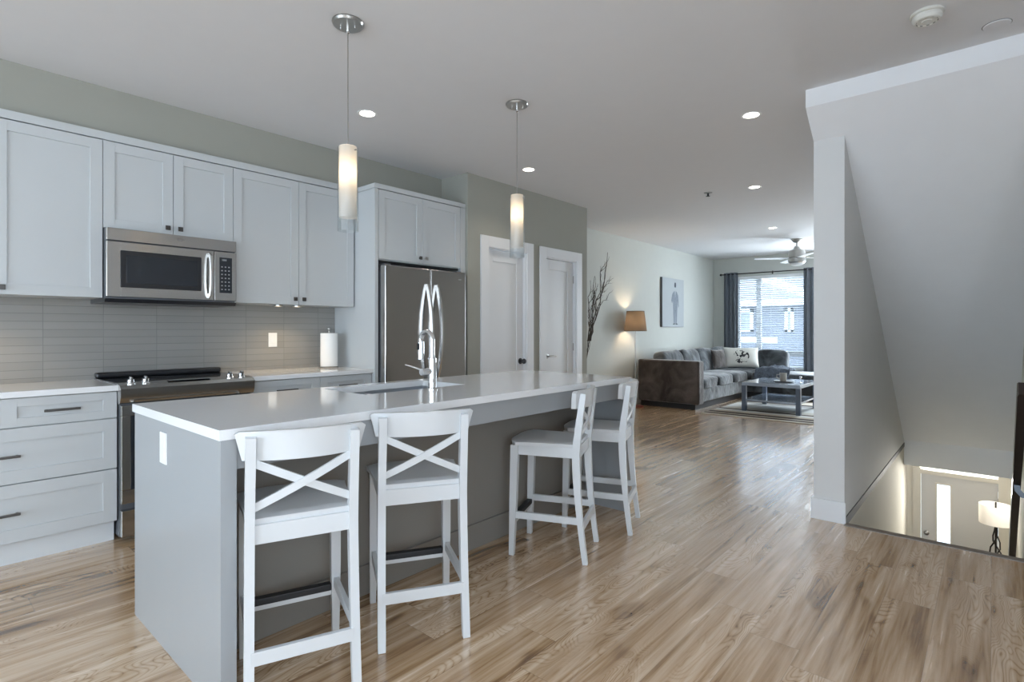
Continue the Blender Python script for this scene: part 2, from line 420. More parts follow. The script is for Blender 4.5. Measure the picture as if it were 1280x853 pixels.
def origin(o):
    v = Vector((0, 0, 0))
    while o is not None:
        v += o.location; o = o.parent
    return v
def build(name, B, mat, parent=None, smooth=True, ang=35, local=False, loc=None):
    me = bpy.data.meshes.new(name)
    bm = B.bm
    off = origin(parent) if parent is not None else Vector((0, 0, 0))
    if loc is not None: off = Vector(loc)
    if not local and off.length > 0:
        bmesh.ops.translate(bm, vec=-off, verts=bm.verts)
    bmesh.ops.recalc_face_normals(bm, faces=bm.faces)
    bm.to_mesh(me); bm.free()
    me.materials.append(mat)
    if smooth:
        for p in me.polygons: p.use_smooth = True
        me.set_sharp_from_angle(angle=math.radians(ang))
    o = bpy.data.objects.new(name, me); COL.objects.link(o)
    if smooth:
        w = o.modifiers.new('weighted_normal', 'WEIGHTED_NORMAL'); w.keep_sharp = True; w.weight = 80
    if parent is not None: o.parent = parent
    elif loc is not None: o.location = loc
    return o
def tag(o, label, cat, group=None, kind=None):
    o['label'] = label; o['category'] = cat
    if group: o['group'] = group
    if kind: o['kind'] = kind
    return o
def thing(name, loc, label, cat, group=None, rotz=0.0):
    o = bpy.data.objects.new(name, None); COL.objects.link(o); o.location = loc; o.rotation_euler = (0, 0, rotz)
    o.empty_display_size = .1
    return tag(o, label, cat, group)
def struct(name, B, mat, label=None, cat=None, parent=None, smooth=False):
    o = build(name, B, mat, parent, smooth=smooth)
    if parent is None:
        o['kind'] = 'structure'
        o['label'] = label or name.replace('_', ' '); o['category'] = cat or name.split('_')[0]
    return o
def sroot(name, loc, label, cat):
    o = thing(name, loc, label, cat); o['kind'] = 'structure'; return o
def copy_tree(o, parent=None):
    c = o.copy(); COL.objects.link(c)
    if parent is not None: c.parent = parent
    for ch in list(o.children): copy_tree(ch, c)
    return c
def lamp(name, kind, loc, power, col, parent=None, size=.05, rot=(0, 0, 0), spot=None, blend=.5):
    d = bpy.data.lights.new(name, kind); d.energy = power; d.color = col
    if kind in ('POINT', 'SPOT'): d.shadow_soft_size = size
    if spot: d.spot_size = spot; d.spot_blend = blend
    o = bpy.data.objects.new(name, d); COL.objects.link(o)
    if parent is not None:
        o.parent = parent; o.location = Vector(loc) - origin(parent)
    else: o.location = loc
    o.rotation_euler = rot
    return o

# ================================================================== STRUCTURE
H = 2.743
XK, XD, XL = -4.40, -3.76, -4.48        # kitchen wall, closet-door wall, living wall
YF = 11.66                              # far wall
YS = 3.99                               # top of the stairs

b = MB()
b.prism([(-4.7, -5.1), (1.4, -5.1), (1.4, YS), (-.72, YS), (-.72, YF), (-4.7, YF)], 'Z', -.21, 0)
struct('floor', b, M['floor'], 'oak plank floor running through kitchen and living room', 'floor')
b = MB(); b.box(-.70, .19, YS-.035, YS+.025, -.045, .006, .006)
struct('trim_1', b, M['nosing'], 'wooden nosing strip along the top edge of the stairs', 'trim', smooth=True)

b = MB(); b.box(-4.7, 1.4, -5.1, YF+.2, H, H+.12)
struct('ceiling', b, M['ceiling'], 'white flat ceiling over the whole room', 'ceiling')
# boxed underside of the upper stairs, over the stairwell
b = MB()
b.prism([(3.79, H), (3.79, 2.632), (YS+.01, 2.472), (YS+.01, H)], 'X', -.875, 1.4)
b.prism([(YS+.01, H), (YS+.01, 2.472), (7.16, .056), (7.16, -.21), (10.5, -.21), (10.5, H)], 'X', -.70, 1.4)
struct('ceiling_stairwell', b, M['wallw'], 'sloping plaster underside of the upper stairs above the stairwell', 'ceiling')

b = MB(); b.box(XK-.2, XK, -5.1, 3.75, 0, H)
struct('wall_kitchen', b, M['wall'], 'greige wall behind the kitchen cabinets', 'wall')
b = MB(); b.box(XK, -4.13, -1.0, 3.63, 2.452, H)
struct('wall_soffit', b, M['wall'], 'greige boxed soffit above the wall cabinets', 'wall')
b = MB(); b.box(XK, XK+.008, -1.0, 2.60, .914, 1.45)
struct('wall_backsplash', b, M['tile'], 'grey stacked glass tile backsplash behind the range', 'wall')

# wall with the two white closet doors
D1 = (3.906, 4.509, 2.066); D2 = (4.838, 5.443, 2.060); YE = 5.68
b = MB()
b.box(XK, XD, 3.63, 3.73, 0, H)
b.box(XD-.12, XD, 3.73, D1[0], 0, H); b.box(XD-.12, XD, D1[1], D2[0], 0, H); b.box(XD-.12, XD, D2[1], YE, 0, H)
b.box(XD-.12, XD, D1[0], D1[1], D1[2], H); b.box(XD-.12, XD, D2[0], D2[1], D2[2], H)
b.box(XL-.1, XD-.12, YE-.1, YE, 0, H)
struct('wall_closet', b, M['wall'], 'greige wall beside the refrigerator with two white doors', 'wall')

b = MB(); b.box(XL-.2, XL, YE-.1, YF+.2, 0, H)
struct('wall_living', b, M['walll'], 'pale greige living room wall behind the sofa', 'wall')
W1 = (-4.0, -2.64, .46, 2.34); W2 = (-2.2, -1.2, .6, 2.3)
b = MB()
b.box(XL-.1, W1[0], YF, YF+.2, -.2, H); b.box(W1[1], W2[0], YF, YF+.2, -.2, H); b.box(W2[1], 1.4, YF, YF+.2, -.2, H)
b.box(W1[0], W1[1], YF, YF+.2, -.2, W1[2]); b.box(W1[0], W1[1], YF, YF+.2, W1[3], H)
b.box(W2[0], W2[1], YF, YF+.2, -.2, W2[2]); b.box(W2[0], W2[1], YF, YF+.2, W2[3], H)
struct('wall_far', b, M['walll'], 'far living room wall around the window', 'wall')

b = MB(); b.box(-.875, -.70, 4.0, YF, 0, H-.001)
struct('wall_stair', b, M['wallp'], 'pale wall end and stairwell wall beside the open floor', 'wall')
b = MB(); b.box(-.875, -.701, YS+.026, 7.42, -2.98, -.211); b.box(-.7195, -.701, YS+.026, 7.42, -.211, -.002)
struct('wall_stair_lower', b, M['wallc'], 'sunlit lower stairwell wall beneath the floor line', 'wall')
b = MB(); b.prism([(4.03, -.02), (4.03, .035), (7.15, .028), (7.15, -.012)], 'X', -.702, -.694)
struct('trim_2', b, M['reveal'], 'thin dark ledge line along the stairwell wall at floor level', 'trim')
b = MB(); b.box(.19, .31, YS+.03, 8.0, -2.98, H-.001)
struct('wall_stair_right', b, M['wallc'], 'pale right hand wall of the stairwell behind the handrail', 'wall')
# lower entry hall
b = MB(); b.box(-2.2, 1.0, 4.0, 10.7, -3.1, -2.98)
struct('floor_entry', b, M['nosing'], 'floor of the lower entry hall', 'floor')
ED = (-.825, .089, -.975)
TR = (-.80, .08, -.925, -.50)
b = MB()
b.box(-2.2, ED[0], 10.5, 10.7, -2.98, -.21); b.box(ED[1], 1.0, 10.5, 10.7, -2.98, -.21)
b.box(ED[0], ED[1], 10.5, 10.7, ED[2], TR[2]); b.box(ED[0], ED[1], 10.5, 10.7, TR[3], -.21)
struct('wall_entry', b, M['wallc'], 'cream wall around the entry door downstairs', 'wall')
b = MB(); b.box(-2.3, -2.2, 4.0, 10.7, -2.98, -.21)
struct('wall_entry_left', b, M['wallc'], 'left wall of the lower entry hall', 'wall')
b = MB(); b.box(.9, 1.0, 8.0, 10.5, -2.98, -.21); b.box(.31, .9, 7.9, 8.0, -2.98, -.21)
struct('wall_entry_right', b, M['wallc'], 'right wall of the lower entry hall', 'wall')
b = MB()
for i in range(15):
    z = -.199*(i+1); y = YS+.03+.268*i
    b.box(-.70, .19, y, y+.268, -2.98, z)
struct('stairs', b, M['nosing'], 'flight of stairs going down to the entry hall', 'stairs')

# behind the camera: back and side walls with invented openings to carry daylight
b = MB()
b.box(-4.7, -4.0, -5.1, -4.95, 0, H); b.box(.6, 1.4, -5.1, -4.95, 0, H); b.box(-4.0, .6, -5.1, -4.95, 2.4, H)
struct('wall_back', b, M['wall'], 'unseen back wall with an added opening for daylight', 'wall')
b = MB()
b.box(1.28, 1.4, -4.95, -1.9, 0, H); b.box(1.28, 1.4, .1, YS+.03, 0, H); b.box(1.28, 1.4, -1.9, .1, 0, .65); b.box(1.28, 1.4, -1.9, .1, 2.15, H)
b.box(.31, 1.4, YS, YS+.12, 0, H-.001)
struct('wall_right', b, M['wallw'], 'right side wall by the stairs', 'wall')

# baseboards and casings
b = MB()
b.box(-.89, -.691, 3.984, 4.0, 0, .135, .002); b.box(-.89, -.875, 4.0, YF, 0, .135, .002)
struct('baseboard_stair', b, M['trim'], 'white baseboard round the foot of the wall end', 'baseboard', smooth=True)
b = MB(); b.box(XL, XL+.014, YE, YF, 0, .12); b.box(XL, -.89, YF-.014, YF, 0, .12)
struct('baseboard_living', b, M['trim'], 'white baseboard along the living room walls', 'baseboard')
b = MB(); b.box(XD, XD+.014, D1[1]+.11, D2[0]-.12, 0, .12); b.box(XD, XD+.014, D2[1]+.125, YE, 0, .12); b.box(XD, XD+.014, 3.73, D1[0]-.11, 0, .12)
struct('baseboard_closet', b, M['trim'], 'white baseboard between the two closet doors', 'baseboard')

def closet_door(idx, D, handle, label):
    y0, y1, zt = D
    r = sroot('door_%d' % idx, (XD, (y0+y1)/2, 0), label, 'door')
    b = MB(); c0, c1 = y0-.107, y1+.105
    b.box(XD, XD+.018, c0, y0+.004, 0, zt+.105, .0025); b.box(XD, XD+.018, y1-.004, c1, 0, zt+.105, .0025); b.box(XD, XD+.018, y0+.004, y1-.004, zt-.004, zt+.105, .0025)
    build('casing', b, M['trim'], r)
    b = MB(); b.box(XD-.12, XD+.001, y0, y0+.014, 0, zt); b.box(XD-.12, XD+.001, y1-.014, y1, 0, zt); b.box(XD-.12, XD+.001, y0, y1, zt-.014, zt)
    b.box(XD-.095, XD-.078, y0+.014, y0+.030, 0, zt-.014)
    build('jamb', b, M['trim'], r, smooth=False)
    xf = XD-.036; a0, a1 = y0+.017, y1-.017; st = .098
    b = MB()
    b.box(xf-.035, xf, a0, a0+st, .012, zt-.018, .003); b.box(xf-.035, xf, a1-st, a1, .012, zt-.018, .003)
    b.box(xf-.035, xf, a0+st, a1-st, zt-.018-.115, zt-.018, .003); b.box(xf-.035, xf, a0+st, a1-st, .012, .24, .003)
    b.box(xf-.028, xf-.011, a0+st-.01, a1-st+.01, .2, zt-.1)
    sl = build('slab', b, M['trim'], r)
    if handle == 'knob':
        yk = a1-.045; zk = .90
        b = MB(); mt = Matrix.Translation((xf, yk, zk)) @ Matrix.Rotation(PI/2, 4, 'Y')
        b.lathe([(0, 0), (.032, 0), (.032, .006), (.012, .012), (.011, .035), (.024, .042), (.029, .054), (.024, .066), (0, .07)], 24, mt)
        build('knob', b, M['black'], sl)
        hy = y0+.012
    else:
        yk = a0+.05; zk = .935
        b = MB(); mt = Matrix.Translation((xf, yk, zk)) @ Matrix.Rotation(PI/2, 4, 'Y')
        b.lathe([(0, 0), (.030, 0), (.030, .010), (.013, .012), (.012, .045), (0, .046)], 24, mt)
        b.sweep([(xf+.045, yk-.005, zk), (xf+.048, yk+.06, zk+.004), (xf+.044, yk+.125, zk-.002)], [.012, .010, .008], 10)
        build('lever_handle', b, M['nickel'], sl)
        hy = y1-.012
    for z in (.25, 1.03, zt-.22):
        b = MB(); b.box(XD-.036, XD-.022, hy-.006, hy+.006, z-.045, z+.045, .002)
        build('hinge', b, M['nickel'], r)
    return r
closet_door(1, D1, 'knob', 'white single-panel closet door next to the refrigerator, round dark knob')
closet_door(2, D2, 'lever', 'white single-panel closet door farther from refrigerator, lever handle')

# living room window with neighbour's house outside
def window(idx, W, y, label, mull=None, bar=None):
    x0, x1, z0, z1 = W
    r = sroot('window_%d' % idx, ((x0+x1)/2, y, z0), label, 'window')
    b = MB(); f = .05
    b.box(x0, x0+f, y+.06, y+.12, z0, z1); b.box(x1-f, x1, y+.06, y+.12, z0, z1); b.box(x0, x1, y+.06, y+.12, z0, z0+f); b.box(x0, x1, y+.06, y+.12, z1-f, z1)
    if mull: b.box(mull-.045, mull+.045, y+.06, y+.12, z0, z1)
    if bar: b.box(x0, x1, y+.05, y+.12, bar-.045, bar+.045)
    build('window_frame', b, M['ext'], r, smooth=False)
    b = MB(); b.box(x0+.02, x1-.02, y+.088, y+.092, z0+.02, z1-.02)
    build('pane', b, M['glass'], r, smooth=False)
    b = MB(); b.box(x0-.03, x1+.03, y-.03, y+.06, z0-.025, z0, .004)
    build('window_sill', b, M['trim'], r)
    return r
window(1, W1, YF, 'living room window with white mullion, low cross bar and blinds', -3.575, .765)
window(2, W2, YF, 'added second living room window, unseen behind the stair wall, for daylight')  # added out of view so more daylight reaches the living room

# entry door downstairs
r = sroot('door_3', (-.37, 10.5, -2.98), 'cream entry door with narrow glass slot at the bottom of the stairs', 'door')
b = MB(); b.box(ED[0]-.09, ED[0]+.01, 10.482, 10.5, -2.98, -.89); b.box(ED[1]-.01, ED[1]+.09, 10.482, 10.5, -2.98, -.50)
b.box(ED[0]+.01, ED[1]-.01, 10.482, 10.5, ED[2]-.006, TR[2]+.008)
build('casing', b, M['entrytrim'], r, smooth=False)
b = MB(); y = 10.53
sx0, sx1, sz0, sz1 = -.62, -.46, -2.75, -1.12
b.box(ED[0]+.012, sx0, y, y+.045, -2.97, ED[2]-.012); b.box(sx1, ED[1]-.012, y, y+.045, -2.97, ED[2]-.012)
b.box(sx0, sx1, y, y+.045, -2.97, sz0); b.box(sx0, sx1, y, y+.045, sz1, ED[2]-.012)
sl = build('slab', b, M['entry'], r, smooth=False)
b = MB(); b.box(sx0, sx1, y+.02, y+.026, sz0, sz1)
build('glass_slot', b, M['glass'], sl, smooth=False)
b = MB()
for x0, x1, z0, z1 in ((sx0-.02, sx0, sz0-.02, sz1+.02), (sx1, sx1+.02, sz0-.02, sz1+.02), (sx0, sx1, sz1, sz1+.02), (sx0, sx1, sz0-.02, sz0)):
    b.box(x0, x1, y-.006, y, z0, z1)
build('glass_bead', b, M['entrytrim'], sl, smooth=False)
b = MB(); b.lathe([(0, 0), (.034, 0), (.034, .012), (.02, .02), (0, .022)], 24, Matrix.Translation((-.746, y, -1.896)) @ Matrix.Rotation(PI/2, 4, 'X'))
build('deadbolt', b, M['nickel'], sl)
for z in (-1.25, -2.0, -2.75):
    b = MB(); b.box(ED[1]-.016, ED[1]-.004, y-.012, y, z-.05, z+.05)
    build('hinge', b, M['nickel'], r, smooth=False)
r = sroot('window_3', (-.36, 10.5, TR[2]), 'narrow bright transom window above the entry door', 'window')
b = MB(); b.box(TR[0]-.02, TR[1]+.02, 10.58, 10.62, TR[2], TR[2]+.02); b.box(TR[0]-.02, TR[1]+.02, 10.58, 10.62, TR[3]-.03, TR[3])
build('window_frame', b, M['ext'], r, smooth=False)
b = MB(); b.box(TR[0], TR[1], 10.598, 10.602, TR[2]+.02, TR[3]-.03)
build('pane', b, M['glass'], r, smooth=False)

# ================================================================== KITCHEN RUN
def shaker(y0, y1, z0, z1, xf, rail=.065, railh=None, th=.02, rec=.009):
    """shaker front facing +X"""
    rh = railh or rail; b = MB(); g = .0015
    y0 += g; y1 -= g; z0 += g; z1 -= g
    b.box(xf-th, xf, y0, y0+rail, z0, z1, .0014); b.box(xf-th, xf, y1-rail, y1, z0, z1, .0014)
    b.box(xf-th, xf, y0+rail-.0006, y1-rail+.0006, z0, z0+rh, .0014); b.box(xf-th, xf, y0+rail-.0006, y1-rail+.0006, z1-rh, z1, .0014)
    b.box(xf-th, xf-rec, y0+rail-.004, y1-rail+.004, z0+rh-.004, z1-rh+.004)
    return b
def bar_pull(xf, yc, z, L=.155):
    b = MB()
    b.box(xf+.022, xf+.032, yc-L/2, yc+L/2, z-.0065, z+.0065, .0015)
    for s in (-1, 1): b.box(xf, xf+.024, yc+s*(L/2-.012)-.005, yc+s*(L/2-.012)+.005, z-.005, z+.005)
    return b
def sq_knob(xf, yc, z):
    b = MB(); b.box(xf+.016, xf+.026, yc-.0145, yc+.0145, z-.0145, z+.0145, .002); b.box(xf, xf+.018, yc-.005, yc+.005, z-.005, z+.005)
    return b
XB = -3.82        # base cabinet fronts
CT = .914

def base_cab(y0, y1, fronts, label, toe_end=None):
    r = thing('base_cabinet', ((XK+XB)/2, (y0+y1)/2, 0), label, 'cabinet', None)
    b = MB(); b.box(XK+.002, XB-.021, y0, y1, .12, CT-.033); build('carcass', b, M['cab'], r, smooth=False)
    b = MB(); b.box(XK+.002, -3.878, y0+.002, y1-.004, 0, .12); build('toe_kick', b, M['toe'], r, smooth=False)
    for (a0, a1, z0, z1, hy) in fronts:
        d = build('drawer', shaker(a0, a1, z0, z1, XB, .065, .045 if z1-z0 < .2 else .068), M['cab'], r)
        build('bar_pull', bar_pull(XB, hy, (z0+z1)/2), M['bronze'], d)
    return r
base_cab(-.14, .862, [(-.14, .361, .725, .878, .11), (.361, .862, .725, .878, .61), (-.14, .862, .432, .722, .361), (-.14, .862, .125, .429, .361)],
         'white base cabinet with two small and two wide drawers left of the range')
base_cab(1.622, 2.60, [(1.624, 2.14, .725, .878, 1.875), (2.14, 2.596, .725, .878, 2.37), (1.624, 2.14, .125, .722, 1.875), (2.14, 2.596, .125, .722, 2.37)],
         'white base cabinet between range and refrigerator, mostly behind the island')
b = MB(); b.box(XK+.008, -3.80, -.3, .866, CT-.032, CT, .002)
tag(build('countertop', b, M['quartz']), 'white quartz countertop left of the range', 'countertop')
b = MB(); b.box(XK+.008, -3.80, 1.617, 2.602, CT-.032, CT, .002)
tag(build('countertop', b, M['quartz']), 'white quartz countertop with paper towels, right of the range', 'countertop')

XU = -4.07
UB, UT = 1.432, 2.400
def upper(y0, y1, z0, doors, label, x=XU, ztop=UT):
    r = thing('wall_cabinet', ((XK+x)/2, (y0+y1)/2, z0), label, 'cabinet', None)
    b = MB(); b.box(XK+.009, x-.021, y0+.0005, y1-.0005, z0, ztop); build('carcass', b, M['cab'], r, smooth=False)
    for (a0, a1, ky, kz) in doors:
        d = build('door', shaker(a0, a1, z0-.002, ztop-.003, x, .06), M['cab'], r)
        build('square_knob', sq_knob(x, ky, kz), M['bronze'], d)
    return r
upper(-.14, .845, UB, [(-.14, .353, .315, 1.47), (.353, .845, .391, 1.47)], 'tall white wall cabinet left of the microwave')
upper(.845, 1.607, 1.862, [(.845, 1.227, 1.190, 1.905), (1.227, 1.607, 1.264, 1.905)], 'short white two-door wall cabinet directly above the microwave')
upper(1.607, 2.596, UB, [(1.607, 2.098, 2.062, 1.475), (2.098, 2.590, 2.134, 1.475)], 'tall white two-door wall cabinet right of the microwave')
b = MB(); b.box(XK+.009, XU, -.3, 2.598, UT+.002, 2.449, .002)
tag(build('top_rail', b, M['cab']), 'white trim rail running along the top of the wall cabinets', 'trim')

# refrigerator surround
XFc = -3.785
r = thing('refrigerator_cabinet', (-4.1, 3.1, 0), 'tall white cabinet surround with two doors above the refrigerator', 'cabinet')
b = MB(); b.box(XK+.002, XFc, 2.603, 2.636, 0, 2.40, .001); build('side_panel', b, M['cab'], r)
b = MB(); b.box(XK+.002, XFc-.021, 2.636, 3.626, 1.815, 2.40); build('carcass', b, M['cab'], r, smooth=False)
b = MB(); b.box(XFc-.03, XFc, 3.562, 3.626, 0, 2.40); build('filler', b, M['cab'], r, smooth=False)
b = MB(); b.box(-4.12, XFc+.002, 2.601, 3.626, 2.402, 2.442, .002); build('top_rail', b, M['cab'], r)
for a0, a1, ky in ((2.640, 3.100, 3.066), (3.100, 3.560, 3.134)):
    d = build('door', shaker(a0, a1, 1.822, 2.397, XFc, .062), M['cab'], r)
    build('square_knob', sq_knob(XFc, ky, 1.868), M['nickel' if ky > 3.1 else 'bronze'], d)

# refrigerator
r = thing('refrigerator', (-4.0, 3.10, 0), 'stainless french door refrigerator with bowed handles', 'refrigerator')
b = MB(); b.box(-4.37, -3.775, 2.652, 3.548, .03, 1.745, .004); build('body', b, M['steeld'], r)
b = MB(); b.box(-4.30, -3.80, 2.67, 3.53, 0, .03); build('base_grille', b, M['black'], r, smooth=False)
for y0, y1 in ((2.645, 3.122), (3.128, 3.552)):
    b = MB(); b.box(-3.772, -3.70, y0, y1, .70, 1.770, .010, 3); d = build('door', b, M['steel'], r)
    yh = 3.078 if y0 < 3 else 3.190
    pts = []
    for k in range(25):
        t = k/24; z = .80+.83*t
        pts.append((-3.698+.072*math.sin(PI*t)**.8, yh, z))
    b = MB(); b.sweep(pts, 0, rect=(.034, .018), up=(0, 1, 0)); build('handle', b, M['nickelb'], d)
b = MB(); b.box(-3.772, -3.70, 2.645, 3.552, .06, .694, .010, 3); d = build('freezer_drawer', b, M['steel'], r)
b = MB(); b.sweep([(-3.70, 2.74+.72*k/20, .60) if k in (0, 20) else (-3.70+.062*math.sin(PI*k/20)**.6, 2.74+.72*k/20, .60) for k in range(21)], 0, rect=(.02, .018)); build('handle', b, M['steelh'], d)
b = MB(); b.box(-3.7005, -3.698, 3.455, 3.49, 1.695, 1.705, .001); build('badge', b, M['chrome'], r)
for y in (2.70, 3.50):
    b = MB(); b.box(-3.85, -3.74, y-.03, y+.03, 1.745, 1.785, .004); build('hinge_cover', b, M['steeld'], r)

# range
r = thing('range', (-4.08, 1.24, 0), 'stainless slide-in range with black glass cooktop and front knobs', 'range')
y0, y1 = .868, 1.612
b = MB(); b.box(XK+.01, -3.80, y0, y1, .03, .90); build('body', b, M['steeld'], r, smooth=False)
b = MB(); b.box(XK+.04, -3.90, y0+.02, y1-.02, 0, .03); build('plinth', b, M['black'], r, smooth=False)
b = MB(); b.box(-4.38, -3.835, y0-.006, y1+.006, .900, .921, .004); build('cooktop', b, M['blackglass'], r)
b = MB(); b.box(-4.385, -4.315, y0-.006, y1+.006, .921, .957, .012, 3); build('rear_vent', b, M['black'], r)
b = MB(); b.prism([(-3.842, .895), (-3.842, .922), (-3.770, .912), (-3.742, .893), (-3.748, .845), (-3.765, .812), (-3.80, .80)], 'Y', y0-.006, y1+.006)
cp = build('control_panel', b, M['steelh'], r, ang=25)
for ky in (.925, 1.000, 1.480, 1.555):
    b = MB(); mt = Matrix.Translation((-3.806, ky, .917)) @ Matrix.Rotation(math.radians(8), 4, 'Y')
    b.lathe([(0, 0), (.024, 0), (.024, .006), (.019, .010), (.017, .026), (0, .027)], 24, mt)
    b.box(-.018, .018, -.0055, .0055, .024, .041, .002, 2, mt)
    build('knob', b, M['chrome'], cp)
b = MB(); b.box(-3.832, -3.79, 1.12, 1.36, .9205, .9225); build('touch_display', b, M['blackglass'], cp, smooth=False)
od = MB(); xo = -3.757
od.box(xo-.04, xo, y0, y1, .228, .306, .003); od.box(xo-.04, xo, y0, y0+.045, .306, .735, .003); od.box(xo-.04, xo, y1-.045, y1, .306, .735, .003); od.box(xo-.04, xo, y0, y1, .735, .795, .003)
d = build('oven_door', od, M['steelh'], r)
b = MB(); b.box(xo-.038, xo-.002, y0+.044, y1-.044, .305, .736, .004); build('oven_window', b, M['blackglass'], d)
b = MB(); b.sweep([(xo, y0+.07, .765), (xo+.045, y0+.072, .768), (xo+.052, y0+.10, .768), (xo+.052, y1-.10, .768), (xo+.045, y1-.072, .768), (xo, y1-.07, .765)], .011, 12); build('handle', b, M['steelh'], d)
b = MB(); b.box(xo-.04, xo, y0, y1, .035, .188, .004); build('storage_drawer', b, M['steelh'], r)

# over-the-range microwave
r = thing('microwave', (-4.2, 1.226, 1.41), 'stainless over-the-range microwave below the short cabinet', 'microwave')
y0, y1 = .849, 1.603; xm = -4.005
b = MB(); b.box(XK+.01, xm-.03, y0, y1, 1.428, 1.860); build('body', b, M['steeld'], r, smooth=False)
b = MB(); b.box(xm-.03, xm, y0, y1, 1.782, 1.858, .005); v = build('vent_panel', b, M['steelh'], r)
b = MB(); b.lathe([(0, 0), (.010, 0), (.010, .001), (0, .0015)], 20, Matrix.Translation((xm, 1.245, 1.825)) @ Matrix.Rotation(PI/2, 4, 'Y') @ Matrix.Diagonal((.6, 1.5, 1, 1)))
b.sweep([(xm+.0008, 1.222, 1.832), (xm+.0008, 1.240, 1.838), (xm+.0008, 1.262, 1.833), (xm+.0008, 1.270, 1.824)], .0016, 6)
build('badge', b, M['nickel'], v)
yd = 1.455
b = MB(); b.box(xm-.03, xm, y0, y0+.075, 1.438, 1.776, .004); b.box(xm-.03, xm, yd-.085, yd, 1.438, 1.776, .004)
b.box(xm-.03, xm, y0+.07, yd-.08, 1.438, 1.500, .004); b.box(xm-.03, xm, y0+.07, yd-.08, 1.722, 1.776, .004)
d = build('door', b, M['steelh'], r)
b = MB(); b.box(xm-.028, xm+.001, y0+.062, yd-.072, 1.490, 1.731, .012, 4); w = build('window_frame', b, M['black'], d)
b = MB(); b.box(xm-.001, xm+.0018, y0+.102, yd-.105, 1.525, 1.697, .001); build('window_glass', b, M['blackglass'], w)
pts = [(xm+.002, yd-.032, 1.462), (xm+.030, yd-.032, 1.478), (xm+.044, yd-.032, 1.54), (xm+.047, yd-.032, 1.605), (xm+.044, yd-.032, 1.67), (xm+.030, yd-.032, 1.732), (xm+.002, yd-.032, 1.748)]
b = MB(); b.sweep(pts, 0, rect=(.030, .014), up=(0, 1, 0)); build('handle', b, M['nickelb'], d)
b = MB(); b.box(xm-.03, xm, yd+.003, y1, 1.438, 1.776, .004); cp = build('control_panel', b, M['steelh'], r)
b = MB(); b.box(xm-.002, xm+.0015, yd+.035, y1-.030, 1.492, 1.738, .001); kp = build('keypad', b, M['blackglass'], cp)
for rr in range(7):
    for cc in range(3):
        b = MB(); b.box(xm+.0015, xm+.0022, yd+.046+cc*.023, yd+.056+cc*.023, 1.512+rr*.026, 1.520+rr*.026)
        build('key', b, M['button'], kp, smooth=False)
for dy, w_ in ((0, .004), (.008, .008), (.020, .008)):
    b = MB(); b.box(xm+.0015, xm+.0022, yd+.052+dy, yd+.052+dy+w_, 1.714, 1.726)
    build('display_digit', b, M['button'], kp, smooth=False)
b = MB(); b.prism([(-4.385, 1.427), (xm-.012, 1.427), (xm-.03, 1.404), (-4.385, 1.404)], 'Y', y0-.004, y1+.004); build('underside_hood', b, M['black'], r, smooth=False)

# puck lights under the right wall cabinet
for k, (py, lab) in enumerate(((1.985, 'small warm puck light under the right wall cabinet, nearer the microwave'), (2.135, 'small warm puck light under the right wall cabinet, nearer the refrigerator'))):
    r = thing('puck_light', (-4.17, py, UB), lab, 'light', 'puck lights under the wall cabinet')
    b = MB(); b.lathe([(0, 0), (.034, 0), (.034, -.012), (.027, -.012), (.027, -.006), (0, -.006)], 24, center=(-4.17, py, UB-.001)); build('housing', b, M['nickel'], r)
    b = MB(); b.lathe([(0, -.0075), (.026, -.0075), (.026, -.009), (0, -.0105)], 24, center=(-4.17, py, UB-.001)); build('lens', b, M['puck'], r)
    lamp('puck_glow', 'SPOT', (-4.17, py, UB-.02), 3.2, (1, .76, .46), r, .02, (0, 0, 0), math.radians(125), .8)
r = thing('puck_light', (-4.17, .30, UB), 'small warm puck light under the left wall cabinet', 'light', 'puck lights under the wall cabinet')
b = MB(); b.lathe([(0, 0), (.034, 0), (.034, -.012), (.027, -.012), (.027, -.006), (0, -.006)], 24, center=(-4.17, .30, UB-.001)); build('housing', b, M['nickel'], r)
b = MB(); b.lathe([(0, -.0075), (.026, -.0075), (.026, -.009), (0, -.0105)], 24, center=(-4.17, .30, UB-.001)); build('lens', b, M['puck'], r)
lamp('puck_glow', 'SPOT', (-4.17, .30, UB-.02), 4.5, (1, .76, .46), r, .02, (0, 0, 0), math.radians(125), .8)

# wall switch on the backsplash
r = thing('wall_switch', (XK+.008, 2.041, 1.154), 'white rocker switch plate on the tile backsplash', 'switch')
b = MB(); b.box(XK+.008, XK+.013, 2.006, 2.076, 1.097, 1.211, .002); build('plate', b, M['plastic'], r)
b = MB(); b.box(XK+.013, XK+.0155, 2.024, 2.058, 1.121, 1.187, .001); build('rocker', b, M['plastic'], r)

# paper towel holder and roll
tx, ty = -4.22, 2.445
r = thing('paper_towel_holder', (tx, ty, CT), 'steel paper towel holder on the right countertop', 'holder')
b = MB(); b.lathe([(0, 0), (.078, 0), (.080, .006), (.072, .012), (0, .013)], 32, center=(tx, ty, CT)); build('base', b, M['nickel'], r)
b = MB(); b.sweep([(tx, ty, CT+.012), (tx, ty, CT+.318)], .006, 10); build('rod', b, M['nickel'], r)
b = MB(); b.lathe([(0, 0), (.008, 0), (.015, .010), (.015, .020), (.008, .029), (0, .03)], 20, center=(tx, ty, CT+.312)); build('finial', b, M['nickel'], r)
b = MB(); b.lathe([(.020, 0), (.068, 0), (.070, .004), (.070, .276), (.068, .28), (.020, .28)], 40, center=(tx, ty, CT+.0135), close=True)
tag(build('paper_towel_roll', b, M['paper']), 'white paper towel roll on its upright steel holder', 'paper towels')

